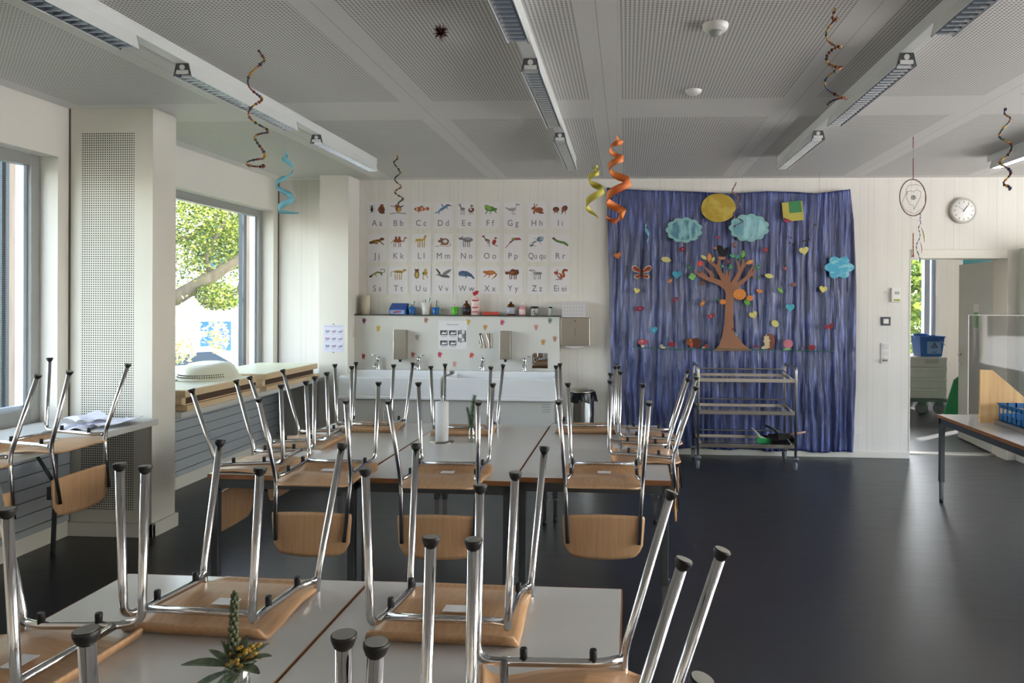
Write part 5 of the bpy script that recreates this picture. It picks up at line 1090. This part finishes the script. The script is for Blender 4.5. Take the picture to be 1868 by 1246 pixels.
beaded(s([(512,135),(570,235),(445,435),(568,560),(568,680),(450,820),(575,960),(500,1090),(560,1155)],1760,180,6.926),4.95,.03,.0075,'short bead spiral at the far right edge',seed=5)
beaded(s([(410,310),(342,480),(440,600),(480,680),(355,890),(530,990),(380,1090)],1300,300,9.58),7.0,.03,.0055,'thin bead spiral hanging before the paper sun',cols=['#6a3a30','#8a2f38','#a98a6a','#3a3f44'],seed=6)
beaded(s([(272,350),(225,430),(300,560),(305,600),(238,690),(325,790),(240,870),(350,960),(285,1045)],690,240,7.79),6.0,.025,.0062,'small bead spiral with pink top hanging before the alphabet cards',cols=['#23302a','#b98a2e','#5a2a24','#2c4a34','#1e2024'],seed=7)
def ribbon(TP,Y0,A,W,label,name,mt,ph=1,tilt=.35,string_to=None,g='paper spirals hanging from the ceiling',attach=None):
    P=spiral_pts(TP,Y0,A,12,ph); n=len(P); o=P[0].copy()
    t=thing(name,label,'hanging spiral',o,0,g); m=MB(); vs=[]
    for i,p in enumerate(P):
        k=i/(n-1); w=interp(W,k)/2; d=(P[min(i+1,n-1)]-P[max(i-1,0)]).normalized()
        up=Vector((0,0,1)); side=(up-d*up.dot(d)).normalized(); out=Vector((p.x-(P[0].x),p.y-Y0,0))
        q=p-o; s_=(side+d.cross(side)*tilt*math.sin(i*.35)).normalized()*w; vs+= [tuple(q+s_),tuple(q-s_)]
    m.add(vs,[(2*i,2*i+1,2*i+3,2*i+2) for i in range(n-1)],0,True); m.build('paper_ribbon',mt,t,solid=.0006)
    zt=(ZC if attach is None else attach)-o.z; MB().tube([(0,0,zt),(0,0,0)],.0006,4).build('thread',mat('nylon_thread','#b5b2a8',.5),t)
org=mat('orange_paper','#c9622a',.6,kind='noise',scale=(14,14,14),col2='#d98038'); 
ribbon(s([(425,120),(498,205),(345,270),(505,385),(330,510),(590,660),(310,875),(525,1040),(430,1150),(295,1075)],1060,230,6.56),3.05,.05,[(0,.018),(.25,.022),(.45,.032),(.75,.032),(.9,.028),(1,.004)],'orange paper spiral hanging before the upper left curtain corner','paper_spiral',org)
ribbon(s([(130,490),(200,490),(165,520),(212,555),(90,640),(270,760),(62,945),(205,1110)],1060,230,6.56),3.35,.04,[(0,.008),(.3,.016),(.6,.03),(.85,.03),(1,.002)],'yellow paper spiral hanging left of the orange one','paper_spiral',mat('yellow_paper','#b9b04c',.6))
ribbon(s([(355,765),(335,810),(395,858)],430,80,3.893)+s([(365,945),(290,1015),(410,1100),(310,1190),(450,1200)],430,80,3.893),4.95,.05,[(0,.02),(.3,.03),(.36,.008),(.5,.035),(.8,.04),(1,.002)],'light blue paper spiral hanging from the light rail before the window corner','paper_spiral',mat('sky_blue_paper','#6fb0c0',.55),attach=ZC-.13)
ribbon([(1181,404),(1177,415),(1183,430),(1180,446)],7.2,.015,[(0,.012),(.5,.03),(1,.004)],'small light blue paper twist hanging before the left of the curtain','paper_spiral',mat('sky_blue_paper','#6fb0c0',.55))
# dark red tinsel star
p=at(804,58,Z=ZC-.16)
t=thing('tinsel_star','dark red spiky tinsel star hanging near the ceiling','hanging star',p); m=MB(); random.seed(8)
for i in range(150):
    d=Vector((random.gauss(0,1),random.gauss(0,1),random.gauss(0,1))).normalized(); L_=random.uniform(.02,.042); m.tube([d*.004,d*L_],[.0016,.0006],4)
m.build('tinsel',mat('dark_red_tinsel','#4a101c',.3,.3),t); MB().tube([(0,0,.16),(0,0,.02)],.0006,4).build('thread',MATS['nylon_thread'],t)
# dreamcatcher
Yd=5.7
def dp(x,y): return at(1600+x/5.19,240+y/5.19,Y=Yd)
t=thing('dreamcatcher','round dreamcatcher with yellow and pink feathers hanging above the doorway','dreamcatcher',(0,0,0))
c=dp(339,625); R1=(dp(483,625).x-dp(196,625).x)/2; R2=(dp(339,452).z-dp(339,797).z)/2
ring=[(c.x+R1*math.cos(a),Yd+.35*R1*math.cos(a),c.z+R2*math.sin(a)) for a in [2*PI*i/48 for i in range(49)]]
MB().tube(ring,.0042,8,0,False).build('ring',mat('brown_willow','#6f5546',.7),t)
q=dp(342,55); MB().tube([(q.x,Yd,ZC),q],.0008,4).build('thread',MATS['nylon_thread'],t)
m=MB(); random.seed(12); a0,a1=dp(342,55),dp(342,455)
for i in range(34):
    k=i/33
    if .26<k<.5: continue
    m.ball(a0.lerp(a1,k),(.0045,.0045,.006),8,i%3,5)
m.tube([a0,a1],.001,4,2); m.build('bead_cord',[mat('coral_bead','#a8463c',.4),mat('mauve_bead','#7a4a58',.4),mat('plum_bead','#4a3a48',.4)],t)
m=MB(); m.tube([dp(*p) for p in ((290,560),(270,590),(250,640),(235,680),(260,735),(300,760),(360,780),(430,725),(455,690),(455,580),(430,520),(370,500),(300,510),(275,550),(280,600))],.0016,5).build('red_thread',mat('dusty_red_thread','#8c5a58',.7),t)
m=MB(); m.tube([dp(*p) for p in ((345,740),(345,700),(310,690),(275,620),(290,570),(330,560),(345,575),(375,550),(415,570),(415,610),(375,690),(350,740))],.0016,5)
for i in range(60): 
    a=random.random()*6.28; b=random.random()*6.28; r=.018; m.tube([(dp(342,625).x+r*math.cos(a),Yd,dp(342,625).z+r*math.sin(a)),(dp(342,625).x+r*math.cos(b),Yd-.002,dp(342,625).z+r*math.sin(b))],.0005,4)
m.build('web',mat('grey_thread','#5f6568',.7),t)
MB().tube([dp(342,840),dp(342,960)],.0006,4).tube([dp(290,800),dp(340,830),dp(400,842)],.0008,4).build('lower_thread',MATS['nylon_thread'],t)
m=MB()
for i in range(26): m.ball(dp(342,965).lerp(dp(342,1178),i/25),(.0048,.0048,.0052),8,i%4,5)
m.ball(dp(342,1178),.009,8,0); m.build('bead_pendant',[mat('coral_bead','#a8463c',.4),mat('gold_bead','#a8842e',.35),mat('dark_bead','#33343a',.4),mat('brick_bead','#8a3f2a',.4)],t)
tw=MB()
P=[dp(*p) for p in ((405,770),(412,800),(405,840),(418,865),(385,915),(408,960),(405,1010),(375,1060),(370,1110),(400,1180),(410,1225))]
tw.tube(bezbend(P,.02,4),.0035,6,0,True,lambda i:(i//2)%2); tw.build('twisted_ribbon',[mat('navy_ribbon','#33486c',.5),mat('white_ribbon','#b5bac4',.5)],t)
q0=dp(415,910); m=MB(); leaf(m,q0,(.35,-.1,-1),.115,.016); m.build('yellow_feather',mat('yellow_feather','#b5a62c',.6),t,solid=.001)
q0=dp(408,1050); m=MB(); leaf(m,q0,(.25,-.1,-1),.08,.017); m.build('pink_feather',mat('pink_feather','#c98c9c',.7),t,solid=.001)
# =============== outside ===============
struct(MB().bx(-10.5,XW-.3,-30,24,-1.4,-1.36).build('added_lawn',mat('dark_lawn','#2c3a1e',.95,kind='noise',scale=(3,3,3),col2='#3c4b28')))  # added dark ground, out of view, lowers light bounced into left windows
struct(MB().bx(-90,XW-.3,-30,90,-1.5,-1.4).build('ground_left',mat('pale_paving','#a5a39c',.9,kind='noise',scale=(.6,.6,.6),col2='#b0ada5')))
struct(MB().bx(XR+.3,60,-30,90,-.4,-.3).build('ground_right',mat('light_gravel','#dedcd6',.9)))
struct(MB().bx(XW-.3,XR+.3,HY+.3,90,-.4,-.3).build('ground_back',MATS['light_gravel']))
# white office building across the yard, its front turned towards the sun
def place(px,d): q=at(px,546,Y=d); return q
b=thing('office_building','white building with blue windows across the yard, seen through the far window','building',(-17.5,28.5,-1.4),math.radians(28))
M_ow=mat('white_render','#d6d8dc',.8); M_ob=mat('blue_window_glass','#2f6096',.15,.2); M_of=mat('pale_blue_frame','#9fc0dc',.5)
m=MB().bx(-22,14,0,10,0,8.6).bx(-22,14,-1.0,0,2.75,3.5).bx(-22,14,-.15,0,0,.5).bx(-22,14,-1.0,0,7.2,7.9)
m.build('walls',M_ow,b)
for i in range(16):
    for z0,z1 in ((.85,2.05),(4.3,5.9)):
        x=-21.3+i*2.15; w=MB().bx(x,x+1.25,-.06,.02,z0-.06,z1+.06); o=w.build('window',M_of,b)
        MB().bx(x+.06,x+.58,-.09,-.05,z0,z1).bx(x+.66,x+1.18,-.09,-.05,z0,z1).build('pane',M_ob,o)
# parked cars
def car(x,y,col,lb,rz):
    t=thing('parked_car',lb,'car',(x,y,-1.4),rz,'cars parked outside')
    MB().prism([(-2.1,.35),(-2.1,.8),(-1.4,.95),(-.8,1.42),(.7,1.45),(1.4,.98),(2.05,.85),(2.1,.4)],'y',-.85,.85).build('body',mat('car_'+col.strip('#'),col,.25,.3),t,bevel=.06)
    MB().prism([(-1.25,.98),(-.75,1.36),(.62,1.38),(1.2,1.0)],'y',-.87,.87).build('side_windows',mat('car_glass','#2a3644',.1),t)
    for x_ in(-1.3,1.3):
        for y_ in(-.8,.8): MB().lathe([(.32,-.1),(.34,0),(.32,.1)],(x_,y_,.33),18,0,'y').build('wheel',M_black,t)
car(-13.6,22.0,'#9fb6c6','silver blue parked car seen low through the far window, left one',.5); car(-8.6,22.9,'#c6ccd0','light grey parked car seen low through the far window, right one',.5)
# broadleaf tree: trunk off to the left, one big bough across the far window
random.seed(21)
def foliage(name,mt,par,vols,n,size,off=(0,0,0)):
    m=MB()
    for i in range(n):
        c,r=vols[int(random.random()*len(vols))]; 
        while True:
            p=Vector((random.uniform(-1,1),random.uniform(-1,1),random.uniform(-1,1)))
            if p.length<1: break
        p=Vector((c[0]+p.x*r[0],c[1]+p.y*r[1],c[2]+p.z*r[2])); s=size*random.uniform(.6,1.3)
        a=Vector((random.gauss(0,1),random.gauss(0,1),random.gauss(0,.6))).normalized(); b_=a.cross(Vector((random.gauss(0,1),random.gauss(0,1),random.gauss(0,1)))).normalized()
        m.add([p-a*s,p+b_*s*.45,p+a*s,p-b_*s*.45],[(0,1,2,3)],int(random.random()*len(mt)))
    return m.build(name,mt,par)
def leafmat(n,c):
    if n in MATS: return MATS[n]
    mt=mat(n,c,.6); nt=mt.node_tree; b=nt.nodes['Principled BSDF']; tr=nt.nodes.new('ShaderNodeBsdfTranslucent'); tr.inputs[0].default_value=lin(c); mx=nt.nodes.new('ShaderNodeMixShader'); mx.inputs[0].default_value=.5
    o=nt.nodes['Material Output']; nt.links.new(b.outputs[0],mx.inputs[1]); nt.links.new(tr.outputs[0],mx.inputs[2]); nt.links.new(mx.outputs[0],o.inputs[0]); return mt
LM=[leafmat('leaf_yellow_green','#7f8d30'),leafmat('leaf_mid_green','#566d26'),leafmat('leaf_pale_green','#9aa24a'),leafmat('leaf_deep_green','#344d1e')]
t=thing('broadleaf_tree','yellow green leafy tree with a thick bough outside the left windows','tree',(0,0,0))
M_bark=mat('bark','#4a4238',.9,kind='noise',scale=(6,6,2),col2='#6a604c',bump=1,dist=.03)
w=MB().tube([(-10.6,11.2,-1.4),(-10.3,11.3,1.2),(-10.2,11.5,3.0),(-10.4,11.9,5.2)],[.42,.32,.28,.18],14)
a0=Vector((-10.2,11.4,.9)); a1=at(322,543,Y=11.6); a2=at(385,505,Y=11.9); a3=at(440,470,Y=12.1); a4=at(520,420,Y=12.4)
w.tube([a0,a0.lerp(a1,.5)+Vector((0,0,.05)),a1,a2,a3,a4],[.2,.16,.13,.11,.07,.04],12)
w.tube([a2,at(372,545,Y=11.8),at(374,557,Y=11.8)],[.04,.03,.015],8).tube([a2,at(375,470,Y=11.8),at(395,430,Y=11.9),at(420,385,Y=12)],[.05,.04,.03,.015],8).tube([at(418,545,Y=12),at(435,530,Y=12),at(440,510,Y=12),at(446,480,Y=12)],[.01,.03,.035,.05],8)
w.tube([(-10.2,11.6,3.2),at(340,440,Y=12),at(400,390,Y=12.4)],[.16,.08,.04],8)
w.build('trunk_and_boughs',M_bark,t)
def v(px,py,Y,r): q=at(px,py,Y=Y); return ((q.x,q.y,q.z),r)
V=[v(340,390,12,(1.0,1.2,.8)),v(400,400,12.5,(.9,1.2,.7)),v(440,380,13,(.8,1.2,.8)),v(350,470,12,(.7,1.0,.55)),v(410,465,12.5,(.6,.9,.5)),v(440,440,12.5,(.5,.8,.5)),v(330,330,12,(1.2,1.4,.9)),v(430,320,12.5,(1.2,1.4,.9)),v(400,540,12,(.35,.5,.25)),v(500,400,13,(.8,1,.8)),v(280,380,11.5,(1,1,1.2))]
foliage('leaves',LM,t,V,26000,.034)
crown=[((-11.5,9,7.2),(3.2,5.5,1.8)),((-9.5,3,6.8),(2.5,4.5,1.6)),((-10,-2,5.6),(2.6,3.5,2.2)),((-13,12,5.5),(3,4,2)),((-8.5,8.5,5.2),(1.8,4.0,.8))]  # unseen overhead canopy, added to block sky light from the left
foliage('added_canopy',LM,t,crown,11000,.15)
V=[v(345,590,11,(.28,.4,.45)),v(398,610,11,(.14,.2,.3)),v(330,640,11,(.2,.3,.2))]
foliage('dry_leaves',[leafmat('leaf_dry','#a8977a'),leafmat('leaf_dry_green','#8e9a68')],t,V,700,.04)
t=thing('evergreen_tree','dark green dense tree outside the nearer left window','tree',(0,0,0))
MB().tube([(-9.2,9.1,-1.4),(-9.1,9.1,1.5),(-9.2,9.3,4)],[.3,.25,.15],14).build('trunk',M_bark,t)
V=[v(20,330,9,(1.0,1.3,.9)),v(5,420,9,(.9,1.2,.8)),v(30,480,9.3,(.7,1,.5)),v(-40,400,9,(1,1,1)),v(60,300,9,(1,1,1))]
foliage('leaves',[LM[1],LM[3],leafmat('leaf_fresh','#47692a')],t,V,15000,.04)
t=thing('ivy_hedge','dark overgrown hedge at the foot of the tree, seen through the nearer left window','hedge',(0,0,0))
V=[v(10,620,9,(.9,.8,.9)),v(30,720,8.8,(.8,.6,.6)),v(-40,650,9,(1,1,1)),((-7.2,6.2,.2),(1.0,1.6,1.3)),((-7.0,4.2,.3),(1.0,1.6,1.5)),((-7.0,2.2,.6),(1.0,1.6,1.9))]  # last clumps lie out of view, added to shade the left windows
foliage('leaves',[LM[3],leafmat('leaf_dry','#a8977a'),leafmat('leaf_dark','#33482c')],t,V,9000,.085)
t=thing('garden_shrub','bright green trees seen through the hallway window','tree',(0,0,0))
V=[]
for px,py in ((1665,480),(1690,520),(1715,560),(1665,600),(1700,640),(1680,560),(1720,490)): V.append(v(px,py,17,(.9,1.2,.6)))
foliage('leaves',[LM[0],LM[1],LM[3]],t,V,5200,.09); MB().tube([(7.4,17.5,-.3),(7.2,17.4,3.6)],[.15,.09],10).build('trunk',M_bark,t)
# =============== light ===============
wd=bpy.data.worlds.new('world'); scn.world=wd; wd.use_nodes=True; nt=wd.node_tree; bg=nt.nodes['Background']
sky=nt.nodes.new('ShaderNodeTexSky'); sky.sky_type='NISHITA'; sky.sun_disc=False; sky.sun_elevation=math.radians(38); sky.sun_rotation=math.radians(50); sky.air_density=1.2; sky.dust_density=2.5; sky.ozone_density=1.0
nt.links.new(sky.outputs[0],bg.inputs[0]); bg.inputs[1].default_value=SKY
wm=nt.nodes.new('ShaderNodeMix'); wm.data_type='RGBA'; wm.inputs[0].default_value=.5; hs=nt.nodes.new('ShaderNodeHueSaturation'); hs.inputs['Saturation'].default_value=.6; nt.links.new(sky.outputs[0],hs.inputs['Color']); nt.links.new(hs.outputs[0],bg.inputs[0]); nt.nodes.remove(wm)
sun=bpy.data.lights.new('sun','SUN'); sun.energy=SUN; sun.angle=.009; sun.color=(1,.97,.93); so=bpy.data.objects.new('sun',sun); COL.objects.link(so)
d=Vector((-.77,-.64,-.78)); so.rotation_euler=d.to_track_quat('-Z','Y').to_euler()
def portal(c,sx,sy,nrm):
    l=bpy.data.lights.new('window_portal','AREA'); l.shape='RECTANGLE'; l.size=sx; l.size_y=sy; l.cycles.is_portal=True
    o=bpy.data.objects.new('window_portal',l); COL.objects.link(o); o.location=c; o.rotation_euler=Vector(nrm).to_track_quat('-Z','Z').to_euler()
for a,b,_ in WIN: portal((XW-.3,(a+b)/2,(ZS+ZH)/2),b-a,ZH-ZS,(1,0,0))
for a,b in [(-1.2,1.2),(1.5,4.1),(4.4,6.9)]: portal((XR+.2,(a+b)/2,1.58),b-a,2.27,(-1,0,0))
portal((hx+.3,11.25,1.48),.34,2.9,(-1,0,0))
portal(((wx0+wx1)/2,HY+.25,1.65),wx1-wx0,2.1,(0,-1,0))
scn.view_settings.exposure=EXPO
